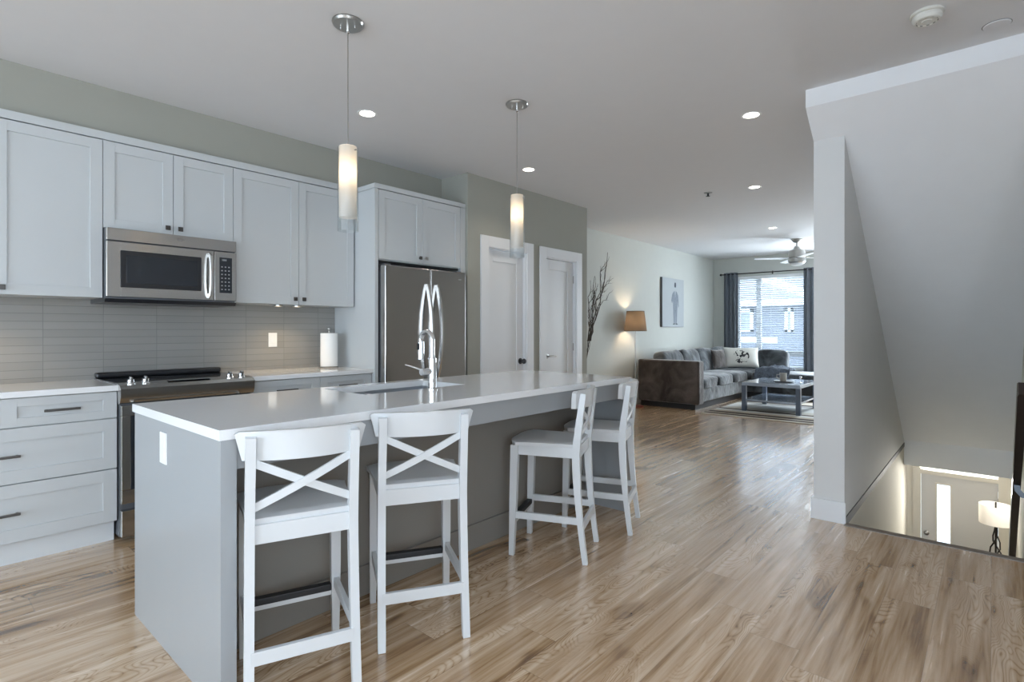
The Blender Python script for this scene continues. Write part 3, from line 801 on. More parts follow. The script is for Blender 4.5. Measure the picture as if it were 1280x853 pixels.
# ================================================================== ISLAND
IX0, IX1, IY0, IY1 = -2.80, -1.845, .686, 3.335
r = thing('kitchen_island', ((IX0+IX1)/2, (IY0+IY1)/2, 0), 'grey painted kitchen island cabinet below the white counter', 'island')
ST = CT-.034
b = MB(); b.box(IX0+.012, IX1-.006, IY0+.006, IY0+.056, 0, ST, .001); ep = build('end_panel', b, M['islandpaint'], r)
b = MB(); b.box(IX0+.012, IX1-.006, IY1-.056, IY1-.006, 0, ST, .001); build('end_panel', b, M['islandpaint'], r)
XI = -2.20
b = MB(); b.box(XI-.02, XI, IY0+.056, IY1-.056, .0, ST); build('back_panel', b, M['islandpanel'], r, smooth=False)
b = MB(); b.box(IX0+.04, IX0+.06, IY0+.056, IY1-.056, .10, ST); b.box(IX0+.06, XI-.02, IY0+.056, IY1-.056, .10, .12); build('carcass', b, M['islandpaint'], r, smooth=False)
b = MB(); b.box(IX0+.09, IX0+.105, IY0+.056, IY1-.056, 0, .10); build('toe_kick', b, M['toe'], r, smooth=False)
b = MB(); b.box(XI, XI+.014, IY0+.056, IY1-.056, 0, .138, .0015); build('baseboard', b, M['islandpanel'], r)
b = MB(); b.box(IX1-.045, IX1-.022, IY0+.056, IY1-.056, ST-.105, ST, .001); build('apron', b, M['islandpaint'], r)
nd = 4
for k in range(nd):
    a0 = IY0+.06+(IY1-IY0-.12)*k/nd; a1 = IY0+.06+(IY1-IY0-.12)*(k+1)/nd
    b = MB(); b.box(IX0+.02, IX0+.04, a0+.002, a1-.002, .105, ST-.004, .0015); d = build('door', b, M['islandpaint'], r)
    b = MB(); b.box(IX0-.012, IX0-.002, (a0+a1)/2-.075, (a0+a1)/2+.075, .78, .793, .001)
    for s in (-1, 1): b.box(IX0-.004, IX0+.021, (a0+a1)/2+s*.062-.005, (a0+a1)/2+s*.062+.005, .782, .791)
    build('bar_pull', b, M['bronze'], d)
SX0, SX1, SY0, SY1 = -2.715, -2.325, 1.545, 2.225
b = MB()
xs = [IX0, SX0, SX1, IX1]; ys = [IY0, SY0, SY1, IY1]
for zz in (CT-.034, CT):
    for i in range(3):
        for j in range(3):
            if i == 1 and j == 1: continue
            b.bm.faces.new([b.bm.verts.new((xs[i+a], ys[j+c], zz)) for a, c in ((0, 0), (1, 0), (1, 1), (0, 1))])
def vwall(p, q): b.bm.faces.new([b.bm.verts.new((*p, CT-.034)), b.bm.verts.new((*q, CT-.034)), b.bm.verts.new((*q, CT)), b.bm.verts.new((*p, CT))])
for i in range(3):
    vwall((xs[i], ys[0]), (xs[i+1], ys[0])); vwall((xs[i], ys[3]), (xs[i+1], ys[3])); vwall((xs[0], ys[i]), (xs[0], ys[i+1])); vwall((xs[3], ys[i]), (xs[3], ys[i+1]))
vwall((SX0, SY0), (SX1, SY0)); vwall((SX0, SY1), (SX1, SY1)); vwall((SX0, SY0), (SX0, SY1)); vwall((SX1, SY0), (SX1, SY1))
bmesh.ops.remove_doubles(b.bm, verts=b.bm.verts, dist=1e-5)
tag(build('island_countertop', b, M['quartz'], smooth=False), 'long white quartz island countertop with sink cutout', 'countertop')

r = thing('sink', ((SX0+SX1)/2, (SY0+SY1)/2, .70), 'undermount stainless double bowl sink in the island', 'sink')
zr = CT-.0345; yd = 1.80
b = MB(); t = .006
x0, x1, y0, y1 = SX0-.004, SX1+.004, SY0-.004, SY1+.004
b.box(x0-t, x0, y0-t, y1+t, .68, zr); b.box(x1, x1+t, y0-t, y1+t, .68, zr); b.box(x0, x1, y0-t, y0, .68, zr); b.box(x0, x1, y1, y1+t, .68, zr)
b.box(x0, x1, y0, y1, .674, .68); b.box(x0, x1, yd-.012, yd+.012, .68, zr-.012)
build('bowl', b, M['sink'], r, smooth=False)
for yy in ((y0+yd)/2, (y1+yd)/2):
    b = MB(); b.lathe([(0, .001), (.03, .001), (.044, .004), (.044, 0)], 24, center=((x0+x1)/2, yy, .68)); build('drain', b, M['chrome'], r)

fx, fy = -2.262, 1.92
r = thing('faucet', (fx, fy, CT), 'chrome gooseneck pull-down faucet standing behind the island sink', 'faucet')
b = MB(); b.lathe([(0, 0), (.030, 0), (.030, .006), (.0235, .010), (.0235, .165), (.020, .172), (0, .172)], 28, center=(fx, fy, CT)); body = build('body', b, M['chrome'], r)
pts = [(fx, fy, CT+.165), (fx, fy, CT+.20)]
R = .048; zc = CT+.262
for k in range(15):
    a = PI*k/14
    pts.append((fx-R+R*math.cos(a), fy, zc+R*math.sin(a)))
b = MB(); b.sweep(pts, .0145, 16, up=(0, 1, 0)); build('spout', b, M['chrome'], r)
b = MB(); b.lathe([(0, 0), (.017, 0), (.0185, .004), (.0185, .085), (.0165, .10), (0, .10)], 24, center=(fx-2*R, fy, zc-.105)); sh = build('spray_head', b, M['chrome'], r)
b = MB(); b.box(fx-2*R-.010, fx-2*R+.010, fy-.0205, fy-.017, zc-.05, zc-.015, .001); build('spray_button', b, M['rubber'], sh)
b = MB(); b.sweep([(fx, fy-.005, CT+.098), (fx, fy-.075, CT+.098)], .018, 20); b.sweep([(fx, fy-.062, CT+.105), (fx-.035, fy-.105, CT+.125), (fx-.06, fy-.135, CT+.137)], [.0065, .005, .004], 10)
build('lever', b, M['chrome'], r)

# outlet plate on the island end panel
r = thing('outlet', (-2.44, IY0+.006, .75), 'white outlet plate on the island end panel', 'outlet')
ox = -2.40; oz = .778
b = MB(); b.box(ox-.037, ox+.037, IY0+.0005, IY0+.0058, oz-.06, oz+.06, .002); build('plate', b, M['plastic'], r)
for s in (-1, 1):
    b = MB(); b.box(ox-.017, ox+.017, IY0-.0015, IY0+.001, oz+s*.021-.014, oz+s*.021+.014, .0008); build('socket', b, M['plastic'], r)

# ================================================================== BAR STOOLS
def make_stool(label):
    r = thing('bar_stool', (0, 0, 0), label, 'stool', 'white bar stools along the island')
    W = .168
    for s in (-1, 1):
        b = MB(); b.sweep([(.196, s*.168, 0), (.186, s*.166, .30), (.178, s*.164, .605)], 0, rect=[(.026, .028), (.036, .038), (.038, .042)], up=(1, 0, 0))
        build('leg', b, M['stool'], r, local=True, ang=40)
    for s in (-1, 1):
        pts = []; rc = []
        for k in range(15):
            t = k/14; z = .897*t
            if z < .58: x = -.212 + .050*(1-(1-z/.58)**1.7)
            else: x = -.162 - .040*((z-.58)/.32)**1.2
            pts.append((x, s*(.166-.006*t), z)); rc.append((.030 if z > .02 else .028, .026 + .014*math.exp(-((z-.55)/.28)**2)))
        b = MB(); b.sweep(pts, 0, rect=rc, up=(1, 0, 0)); build('rear_leg', b, M['stool'], r, local=True, ang=40)
    # seat: rounded plate, a little dished, wider at the front
    b = MB(); n = 14; m_ = 14; top = []; bot = []
    def outline(u, v):
        x = -.165+.385*u; w = .170+.030*u
        y = (2*v-1)*w
        ex = abs(2*v-1)
        if u > .6: x -= .052*ex**4*((u-.6)/.4)**1.5
        return x, y
    for i in range(n+1):
        ra = []; rb = []
        for j in range(m_+1):
            u, v = i/n, j/m_
            x, y = outline(u, v)
            edge = min(u, 1-u, v, 1-v)
            dish = -.007*math.sin(PI*min(1, max(0, v)))*math.sin(PI*min(1, max(0, u)))
            rnd = -.006 if edge <= 0 else 0
            ra.append(b.bm.verts.new((x, y, .632+dish+rnd))); rb.append(b.bm.verts.new((x*.985, y*.985, .607)))
        top.append(ra); bot.append(rb)
    for i in range(n):
        for j in range(m_):
            b.bm.faces.new((top[i][j], top[i+1][j], top[i+1][j+1], top[i][j+1])); b.bm.faces.new((bot[i][j], bot[i][j+1], bot[i+1][j+1], bot[i+1][j]))
    for i in range(n):
        b.bm.faces.new((top[i][0], bot[i][0], bot[i+1][0], top[i+1][0])); b.bm.faces.new((top[i][m_], top[i+1][m_], bot[i+1][m_], bot[i][m_]))
    for j in range(m_):
        b.bm.faces.new((top[0][j], top[0][j+1], bot[0][j+1], bot[0][j])); b.bm.faces.new((top[n][j], bot[n][j], bot[n][j+1], top[n][j+1]))
    build('seat', b, M['stool'], r, local=True, ang=50)
    b = MB()
    for s in (-1, 1): b.box(-.16, .17, s*.160-.010, s*.160+.010, .552, .607, .002)
    b.box(.164, .186, -.155, .155, .552, .607, .002); b.box(-.172, -.150, -.155, .155, .545, .607, .002)
    build('seat_apron', b, M['stool'], r, local=True)
    for s in (-1, 1):
        b = MB(); b.sweep([(.188, s*.166, .222), (-.190, s*.165, .222)], 0, rect=(.018, .036)); build('side_stretcher', b, M['stool'], r, local=True)
    b = MB(); b.box(-.203, -.185, -.160, .160, .172, .216, .002); build('rear_stretcher', b, M['stool'], r, local=True)
    b = MB(); b.box(.180, .200, -.155, .155, .168, .206, .002); fr = build('foot_rail', b, M['stool'], r, local=True)
    b = MB(); b.box(.174, .207, -.150, .150, .187, .214, .004); build('foot_guard', b, M['rubber'], fr, local=True)
    # curved top rail with slanted ends
    b = MB(); A = []; K = 16
    for k in range(K+1):
        v = -1+2*k/K
        for side in (0, 1):
            pass
    rows = []
    for k in range(K+1):
        v = -1+2*k/K
        bow = -.052*(1-v*v)
        row = []
        for (z, dx) in ((.818, .0), (.866, -.004), (.903, -.009), (.912, -.014)):
            half = .184 + (.206-.184)*(z-.818)/.09
            if z > .91: half -= .014
            row.append((-.152+bow+dx, v*half, z + (.004*(1-v*v) if z > .9 else 0)))
        rows.append(row)
    fr_, bk_ = [], []
    for row in rows:
        fr_.append([b.bm.verts.new((x+.012, y, z)) for x, y, z in row]); bk_.append([b.bm.verts.new((x-.012, y, z)) for x, y, z in row])
    for k in range(K):
        for q in range(3):
            b.bm.faces.new((fr_[k][q], fr_[k+1][q], fr_[k+1][q+1], fr_[k][q+1])); b.bm.faces.new((bk_[k][q], bk_[k][q+1], bk_[k+1][q+1], bk_[k+1][q]))
        b.bm.faces.new((fr_[k][0], bk_[k][0], bk_[k+1][0], fr_[k+1][0])); b.bm.faces.new((fr_[k][3], fr_[k+1][3], bk_[k+1][3], bk_[k][3]))
    for k in (0, K):
        for q in range(3):
            b.bm.faces.new((fr_[k][q], fr_[k][q+1], bk_[k][q+1], bk_[k][q]))
    build('top_rail', b, M['stool'], r, local=True, ang=50)
    for s in (-1, 1):
        b = MB(); pts = []
        for k in range(9):
            t = k/8; y = s*(-.156+.312*t); z = .662+.152*t
            pts.append((-.170-.012*t-.016*math.sin(PI*t)+s*.003*math.sin(PI*t), y, z))
        b.sweep(pts, 0, rect=(.012, .026), up=(0, -s*.44, .9)); build('cross_slat', b, M['stool'], r, local=True)
    return r
stool = make_stool('white bar stool nearest the camera, at the near corner of the island')
spots = [(-1.878, .962, 159.5, None), (-1.852, 1.485, 150, 'white bar stool second along the island, drawn out at an angle'),
         (-1.862, 2.478, 202.5, 'white bar stool third along the island, turned side-on with whole seat showing'),
         (-1.885, 3.010, 200.5, 'white bar stool farthest along the island, partly behind another stool')]
for i, (x, y, a, lab) in enumerate(spots):
    o = stool if i == 0 else copy_tree(stool)
    o.location = (x, y, 0); o.rotation_euler = (0, 0, math.radians(a))
    if lab: o['label'] = lab

# ================================================================== CEILING FIXTURES
def pendant(x, y, label):
    r = thing('pendant_light', (x, y, H), label, 'light', 'pendant lights over the island')
    b = MB(); b.lathe([(0, 0), (.075, 0), (.076, -.006), (.070, -.016), (0, -.020)], 40, center=(x, y, H)); cn = build('canopy', b, M['nickel'], r)
    b = MB(); b.lathe([(0, 0), (.009, 0), (.009, -.034), (.004, -.038), (0, -.038)], 16, center=(x, y, H-.018))
    for a in (.6, .6+PI): b.lathe([(0, 0), (.0035, 0), (.0035, -.014), (0, -.016)], 10, center=(x+.036*math.cos(a), y+.036*math.sin(a), H-.017))
    build('cord_grip', b, M['chrome'], cn)
    b = MB(); b.sweep([(x, y, H-.05), (x, y, 2.138)], .0028, 8); build('cord', b, M['nickel'], r)
    b = MB(); b.lathe([(0, .006), (.016, .006), (.041, 0), (.041, -.004), (0, -.004)], 32, center=(x, y, 2.133)); build('cap', b, M['opal'], r)
    b = MB(); b.lathe([(.0425, 0), (.0425, -.345)], 40, center=(x, y, 2.130)); sh = build('opal_shade', b, M['opal'], r)
    b = MB(); b.lathe([(.0495, 0), (.0495, -.408), (.0470, -.408), (.0470, 0)], 40, center=(x, y, 2.126), close=True); build('glass_sleeve', b, M['pglass'], r)
    b = MB()
    for a in (.3, .3+PI): b.sweep([(x+.040*math.cos(a), y+.040*math.sin(a), 2.112), (x+.056*math.cos(a), y+.056*math.sin(a), 2.112)], .0035, 8)
    build('sleeve_pin', b, M['nickel'], r)
    b = MB(); b.lathe([(0, 0), (.014, .004), (.016, .02), (.016, .055), (.010, .075), (.010, .10), (0, .10)], 20, center=(x, y, 1.955)); bl = build('bulb', b, M['bulb'], r)
    return r
pendant(-2.366, 1.472, 'glass tube pendant light over the near half of the island')
pendant(-2.372, 2.747, 'glass tube pendant light over the far half of the island')

DL = [(-3.262, 2.181, 'lit round recessed ceiling light above the kitchen, nearest the wall cabinets'), (-3.262, 3.945, 'lit round recessed ceiling light in front of the closet doors'),
      (-1.263, 3.977, 'lit round recessed ceiling light in the middle of the room near the wall end'), (-1.875, 6.004, 'lit round recessed ceiling light midway to the living room'),
      (-2.42, 8.583, 'lit round recessed ceiling light before the ceiling fan'), (-2.30, 10.2, 'lit round recessed ceiling light beyond the ceiling fan, beside the wall end')]
for x, y, lab in DL:
    r = thing('recessed_light', (x, y, H), lab, 'light', 'recessed ceiling lights')
    b = MB(); b.lathe([(.052, -.001), (.066, -.003), (.068, -.001), (.068, 0), (.052, 0)], 36, center=(x, y, H-.0005), close=True); build('trim_ring', b, M['plastic'], r)
    b = MB(); b.lathe([(0, -.002), (.051, -.002), (.051, -.0005), (0, -.0005)], 36, center=(x, y, H-.0005)); build('lens', b, M['down'], r)
    lamp('downlight_glow', 'SPOT', (x, y, H-.02), 16, (1, .90, .76), r, .05, (0, 0, 0), math.radians(120), .9)

x, y = -.228, 3.246
r = thing('smoke_detector', (x, y, H), 'round off-white smoke detector on the ceiling near the stairs', 'smoke detector')
b = MB(); b.lathe([(0, 0), (.066, 0), (.068, -.010), (.064, -.014), (0, -.014)], 40, center=(x, y, H)); build('mounting_plate', b, M['smoke'], r)
b = MB(); b.lathe([(.058, -.014), (.060, -.026), (.052, -.040), (.044, -.043), (.042, -.039), (.022, -.039), (.020, -.043), (0, -.043)], 40, center=(x, y, H)); cv = build('cover', b, M['smoke'], r)
b = MB()
for k in range(10):
    a = 2*PI*k/10; b.box(-.006, .006, .0415, .0435, -.0425, -.036, 0, 2, Matrix.Translation((x, y, H)) @ Matrix.Rotation(a, 4, 'Z'))
build('vent_slots', b, M['reveal'], cv, smooth=False)
b = MB(); b.box(x-.018, x+.012, y+.0592, y+.0608, H-.0225, H-.019); build('label_strip', b, M['reveal'], cv, smooth=False)
x, y = .022, 3.60
r = thing('ceiling_cover_plate', (x, y, H), 'flat round cover plate on the ceiling by the stairwell', 'cover plate')
b = MB(); b.lathe([(0, -.006), (.052, -.006), (.054, -.004), (.054, 0), (0, 0)], 40, center=(x, y, H)); build('disc', b, M['ceiling'], r)
b = MB(); b.lathe([(.0545, 0), (.0575, 0), (.0575, -.0015), (.0545, -.0015)], 40, center=(x, y, H), close=True); build('shadow_gap', b, M['reveal'], r)
x, y = -2.334, 5.912
r = thing('sprinkler_head', (x, y, H), 'tiny dark sprinkler head on the ceiling past the island', 'sprinkler')
b = MB(); b.lathe([(0, 0), (.045, 0), (.043, -.006), (.018, -.010), (0, -.010)], 28, center=(x, y, H)); build('escutcheon', b, M['nickel'], r)
b = MB(); b.lathe([(0, -.010), (.010, -.010), (.008, -.035), (.022, -.037), (.022, -.040), (0, -.040)], 20, center=(x, y, H)); build('deflector', b, M['iron'], r)

# ceiling fan
fx, fy = -2.418, 9.9
r = thing('ceiling_fan', (fx, fy, H), 'brushed metal ceiling fan with slim blades in the living room', 'ceiling fan')
b = MB(); b.lathe([(0, 0), (.085, 0), (.080, -.02), (.050, -.055), (.02, -.065), (0, -.065)], 36, center=(fx, fy, H)); build('canopy', b, M['nickel'], r)
b = MB(); b.sweep([(fx, fy, H-.06), (fx, fy, H-.155)], .013, 12); build('downrod', b, M['nickel'], r)
b = MB(); b.lathe([(0, 0), (.035, 0), (.045, -.02), (.055, -.045), (.115, -.075), (.128, -.10), (.130, -.190), (.118, -.196), (.118, -.206), (.132, -.212), (.132, -.262), (.112, -.285), (0, -.285)], 40, center=(fx, fy, H-.118)); mo = build('motor_housing', b, M['nickel'], r)
b = MB(); b.lathe([(.108, 0), (.10, -.018), (.06, -.034), (0, -.040)], 36, center=(fx, fy, H-.404)); build('light_lens', b, M['fanlens'], r)
for k, a in enumerate(math.radians(q) for q in (213, 303, 33, 123)):
    mt = Matrix.Translation((fx, fy, H-.318)) @ Matrix.Rotation(a, 4, 'Z') @ Matrix.Rotation(math.radians(4), 4, 'X')
    b = MB(); b.prism([(.14, -.045), (.30, -.062), (.60, -.066), (.66, -.045), (.665, .03), (.62, .062), (.30, .058), (.14, .045)], 'Z', -.004, .004, mt)
    bl = build('blade', b, M['plastic'], r, smooth=False)
    b = MB(); b.box(.10, .20, -.028, .028, .003, .011, .002, 2, mt); build('blade_iron', b, M['nickel'], bl)

# ================================================================== LIVING ROOM
# sectional sofa
r = thing('sectional_sofa', (-3.8, 9.8, 0), 'large dark grey velvet L-shaped sectional sofa under the window', 'sofa')
SX = -3.40
b = MB(); b.box(-4.34, -3.42, 8.16, 11.35, .0, .10); b.box(-3.42, -2.25, 10.46, 11.35, 0, .10); build('plinth', b, M['sofabase'], r, smooth=False)
b = MB(); b.box(-4.36, -3.38, 8.30, 11.40, .10, .31, .02, 3); b.box(-3.40, -2.20, 10.38, 11.40, .10, .31, .02, 3); build('seat_base', b, M['velvet'], r)
b = MB(); b.box(-4.37, -3.335, 8.10, 8.30, .085, .755, .03, 4); build('arm', b, M['velvetb'], r)
b = MB(); b.box(-4.40, -4.18, 8.28, 11.42, .10, .74, .04, 4); b.box(-4.2, -2.95, 11.20, 11.42, .10, .72, .04, 4); build('back_frame', b, M['velvetb'], r)
ys = [8.31, 9.02, 9.73, 10.44]
for k in range(3):
    b = MB(); b.pad((-3.76, (ys[k]+ys[k+1])/2, .385), (.82, ys[k+1]-ys[k]+.01, .20), 5.5, wob=.02, seed=k*3.1); build('seat_cushion', b, M['velvet'], r)
b = MB(); b.pad((-3.76, 10.82, .385), (.82, .78, .20), 5.5, wob=.02, seed=9); build('seat_cushion', b, M['velvet'], r)
b = MB(); b.pad((-2.78, 10.80, .380), (1.14, .82, .18), 6, wob=.015, seed=12); build('seat_cushion', b, M['velvet'], r)
for k in range(4):
    y0 = 8.34+.72*k
    b = MB(); b.pad((-4.08, y0+.36, .655), (.26, .76, .46), 4.2, Matrix.Rotation(math.radians(-14), 4, 'Y'), wob=.035, seed=k*5.7+1); build('back_cushion', b, M['velvet'], r)
for x, w in ((-3.72, .66), (-3.14, .60)):
    b = MB(); b.pad((x, 11.08, .64), (w, .24, .42), 5, Matrix.Rotation(math.radians(-10), 4, 'X'), wob=.012, seed=x); build('back_cushion', b, M['velvet'], r)
# pillows
def pillow(name, loc, size, rot, mat, label, seed):
    b = MB(); n = 18
    rows = []
    for s in (1, -1):
        g = []
        for i in range(n+1):
            row = []
            for j in range(n+1):
                u, v = -1+2*i/n, -1+2*j/n
                pinch = 1-.05*(abs(u)*abs(v))**2*0 - .06*(1-abs(u))*(abs(v) > .99)*0
                th = ((1-abs(u)**2.6)*(1-abs(v)**2.6))**.55
                x = u*size[0]/2*(1-.06*(1-v*v)*abs(u)**4); z = v*size[2]/2*(1-.06*(1-u*u)*abs(v)**4)
                row.append(b.bm.verts.new((x, s*th*size[1]/2 + .006*mnoise.noise(Vector((x*9+seed, z*9, s))), z)))
            g.append(row)
        rows.append(g)
        for i in range(n):
            for j in range(n):
                b.bm.faces.new((g[i][j], g[i+1][j], g[i+1][j+1], g[i][j+1]))
    bmesh.ops.remove_doubles(b.bm, verts=b.bm.verts, dist=.008)
    o = build(name, b, mat, local=True, loc=loc, ang=80); o.rotation_euler = rot
    return tag(o, label, 'pillow')
pillow('throw_pillow', (-3.55, 10.60, .715), (.62, .16, .40), (math.radians(-20), 0, math.radians(24)), M['print'], 'off-white throw pillow with black print on the sofa', 2)
pillow('throw_pillow', (-3.84, 10.24, .69), (.36, .12, .36), (math.radians(-12), 0, math.radians(72)), M['velvetb'], 'small dark throw pillow left of the white printed pillow', 5)
# knitted throw bunched over the corner of the seat
b = MB(); n = 30; g = []
for i in range(n+1):
    row = []
    for j in range(n+1):
        u, v = i/n, j/n
        x = -3.22+.58*u; y = 10.32+.40*v
        edge = min(u, 1-u, v*1.0+.02, 1-v)
        z = .515+.05*math.sin(PI*u)*(.5+.5*v)+.03*mnoise.noise(Vector((x*9, y*9, 0)))+.015*mnoise.noise(Vector((x*30, y*30, 1)))
        if v < .12: y -= .075*(.12-v)/.12; z -= (.12-v)/.12*.16
        row.append(b.bm.verts.new((x+.02*mnoise.noise(Vector((u*7, v*7, 4))), y+.02*mnoise.noise(Vector((u*7, v*7, 8))), z)))
    g.append(row)
for i in range(n):
    for j in range(n): b.bm.faces.new((g[i][j], g[i+1][j], g[i+1][j+1], g[i][j+1]))
q = bmesh.ops.extrude_face_region(b.bm, geom=list(b.bm.faces))
bmesh.ops.translate(b.bm, vec=(0, .004, .018), verts=[v for v in q['geom'] if isinstance(v, bmesh.types.BMVert)])
tag(build('throw_blanket', b, M['throw'], ang=80), 'dark knitted throw blanket bunched on the sofa seat', 'blanket')

# rug, coffee table and what stands on it
b = MB(); b.box(-3.22, -1.25, 7.88, 10.25, .0, .012, .004)
tag(build('area_rug', b, M['rug']), 'striped grey and brown rug under the coffee table', 'rug')
r = thing('coffee_table', (-2.43, 9.03, .012), 'low blue-grey square coffee table with lower shelf on the striped rug', 'coffee table')
tx0, tx1, ty0, ty1 = -2.84, -2.03, 8.50, 9.55
b = MB(); b.box(tx0, tx1, ty0, ty1, .395, .445, .003); build('table_top', b, M['tabletop'], r)
b = MB(); b.box(tx0+.02, tx1-.02, ty0+.02, ty1-.02, .165, .190, .002); build('shelf', b, M['tabletop'], r)
for x in (tx0, tx1-.062):
    for y in (ty0, ty1-.062):
        b = MB(); b.box(x, x+.062, y, y+.062, .012, .395, .002); build('leg', b, M['tablew'], r)
mx_, my_ = -2.36, 8.95
b = MB(); b.lathe([(0, .002), (.12, .002), (.14, .012), (.145, .018), (.138, .018), (.118, .008), (0, .006)], 36, center=(mx_, my_, .445))
tag(build('tray', b, M['nickel']), 'round metal tray on the coffee table', 'tray')
r = thing('mug', (mx_-.015, my_, .453), 'beige mug standing on the round tray', 'mug')
b = MB(); b.lathe([(0, 0), (.040, 0), (.046, .01), (.050, .125), (.046, .125), (.042, .012), (0, .010)], 32, center=(mx_-.015, my_, .453)); build('cup', b, simple('stoneware', (.42, .39, .34), .4), r)
b = MB(); b.sweep([(mx_-.015-.048, my_-.01, .453+.10), (mx_-.015-.085, my_-.018, .453+.095), (mx_-.015-.09, my_-.019, .453+.055), (mx_-.015-.048, my_-.01, .453+.035)], .007, 8, up=(0, 1, 0)); build('handle', b, M['nickel'], r)
b = MB(); b.lathe([(0, 0), (.018, 0), (.020, .004), (.006, .012), (.005, .05), (.016, .062), (.020, .085), (.012, .098), (0, .10)], 20, center=(-2.13, 8.92, .445))
tag(build('figurine', b, M['chrome']), 'small shiny figurine on the coffee table beside the tray', 'figurine')

# floor lamp
lx, ly = -4.285, 7.87
r = thing('floor_lamp', (lx, ly, 0), 'floor lamp with brown tapered shade glowing beside the sofa', 'lamp')
b = MB(); b.lathe([(0, 0), (.13, 0), (.132, .012), (.12, .022), (.02, .03), (0, .03)], 36, center=(lx, ly, 0)); build('base', b, M['redwood'], r)
b = MB(); b.sweep([(lx, ly, .025), (lx, ly, 1.30)], .010, 12); build('pole', b, M['nickel'], r)
b = MB(); b.lathe([(.180, 0), (.141, .318)], 44, center=(lx, ly, 1.218)); sh = build('lamp_shade', b, M['lampshade'], r)
b = MB(); b.lathe([(.178, .003), (.182, .003), (.182, -.004), (.178, -.004)], 44, center=(lx, ly, 1.218), close=True); b.lathe([(.139, 0), (.144, 0), (.144, .007), (.139, .007)], 44, center=(lx, ly, 1.531), close=True)
b.sweep([(lx-.141, ly, 1.528), (lx+.141, ly, 1.528)], .003, 6); b.sweep([(lx, ly-.141, 1.528), (lx, ly+.141, 1.528)], .003, 6); build('shade_ring', b, M['iron'], sh)
b = MB(); b.lathe([(0, -.05), (.012, -.05), (.012, 0), (.028, .03), (.03, .05), (.02, .075), (0, .08)], 20, center=(lx, ly, 1.345)); build('bulb', b, M['bulbf'], r)

# canvas picture
r = thing('wall_picture', (XL+.02, 9.6, 1.29), 'pale canvas with a grey sketch of a suited figure on the living room wall', 'picture')
py0, py1, pz0, pz1 = 9.14, 10.05, 1.29, 2.19
b = MB(); b.box(XL+.001, XL+.036, py0, py1, pz0, pz1); build('stretcher', b, M['canvasedge'], r, smooth=False)
b = MB(); b.box(XL+.036, XL+.040, py0+.008, py1, pz0+.004, pz1); build('canvas', b, M['canvas'], r, smooth=False)
xc = XL+.040
def flat(pts, mat, name):
    b = MB(); b.prism(pts, 'X', xc, xc+.0015); build(name, b, M[mat], r, smooth=False)
c = 9.67
flat([(c-.03, 2.03), (c+.035, 2.03), (c+.04, 2.08), (c+.03, 2.12), (c-.02, 2.12), (c-.035, 2.08)], 'inkd', 'sketched_head')
flat([(c-.06, 1.95), (c-.12, 1.90), (c-.16, 1.78), (c-.13, 1.73), (c-.09, 1.79), (c-.085, 1.74), (c+.10, 1.74), (c+.11, 1.80), (c+.135, 1.66), (c+.16, 1.68), (c+.13, 1.88), (c+.07, 1.95), (c+.03, 1.96), (c+.005, 1.82), (c-.02, 1.96)], 'ink', 'sketched_jacket')
flat([(c-.085, 1.738), (c+.10, 1.738), (c+.085, 1.55), (c+.07, 1.36), (c+.02, 1.36), (c+.012, 1.62), (c-.012, 1.36), (c-.06, 1.36), (c-.075, 1.55)], 'ink', 'sketched_trousers')
flat([(c-.10, 1.335), (c-.01, 1.335), (c-.015, 1.358), (c-.06, 1.358)], 'inkd', 'sketched_shoe'); flat([(c+.02, 1.335), (c+.13, 1.335), (c+.07, 1.358), (c+.02, 1.358)], 'inkd', 'sketched_shoe')

# bare branches in a floor vase behind the wall corner
random.seed(4)
vx, vy = -4.27, 6.22
b = MB(); b.lathe([(0, 0), (.09, 0), (.11, .08), (.12, .25), (.08, .48), (.05, .58), (.06, .62), (.052, .62), (.042, .58), (.07, .47), (.1, .25), (.08, .03), (0, .02)], 32, center=(vx, vy, 0))
tag(build('floor_vase', b, M['vase']), 'tall dark vase holding the branches behind the wall corner', 'vase')
def branch(p0, p1, rad, b, depth):
    p0 = Vector(p0); p1 = Vector(p1); d = p1-p0; n = 7
    pts = [p0]
    for k in range(1, n+1):
        j = d.length*.05
        pts.append(p0+d*k/n + (Vector((random.uniform(-j, j)*.4, random.uniform(-j, j), random.uniform(-j, j))) if k < n else Vector((0, 0, 0))))
    b.sweep(pts, [rad*(1-.72*k/n) for k in range(n+1)], 6)
    if depth > 0:
        for k in (2, 3, 4, 5):
            if random.random() < .85:
                s = pts[k]; a = random.uniform(.25, .65)*random.choice((-1, 1)); L = d.length*random.uniform(.18, .36)
                dr = d.normalized(); q = Vector((random.uniform(-.10, .08), dr.y*math.cos(a)-dr.z*math.sin(a), dr.z*math.cos(a)+dr.y*math.sin(a)))
                e = s+q.normalized()*L; e.x = max(XL+.03, min(-4.1, e.x))
                branch(s, e, rad*.5, b, depth-1)
r = thing('dry_branches', (vx, vy, .6), 'bare dark twigs leaning against the wall beside the closet doors', 'branches')
for k, (e, st) in enumerate((((-4.33, 7.10, 2.40), .0), ((-4.28, 6.98, 2.20), .01), ((-4.36, 6.86, 1.85), -.012), ((-4.25, 6.80, 1.70), .015), ((-4.35, 6.66, 1.95), -.008), ((-4.30, 7.04, 2.30), .006), ((-4.34, 6.76, 2.02), .012))):
    b = MB(); branch((vx, vy+st, .36), (vx+(e[0]-vx)*.3, vy+.30+st, 1.08), .008, b, 0); branch((vx+(e[0]-vx)*.3, vy+.30+st, 1.08), e, .0095, b, 2)
    build('branch', b, M['twig'], r)

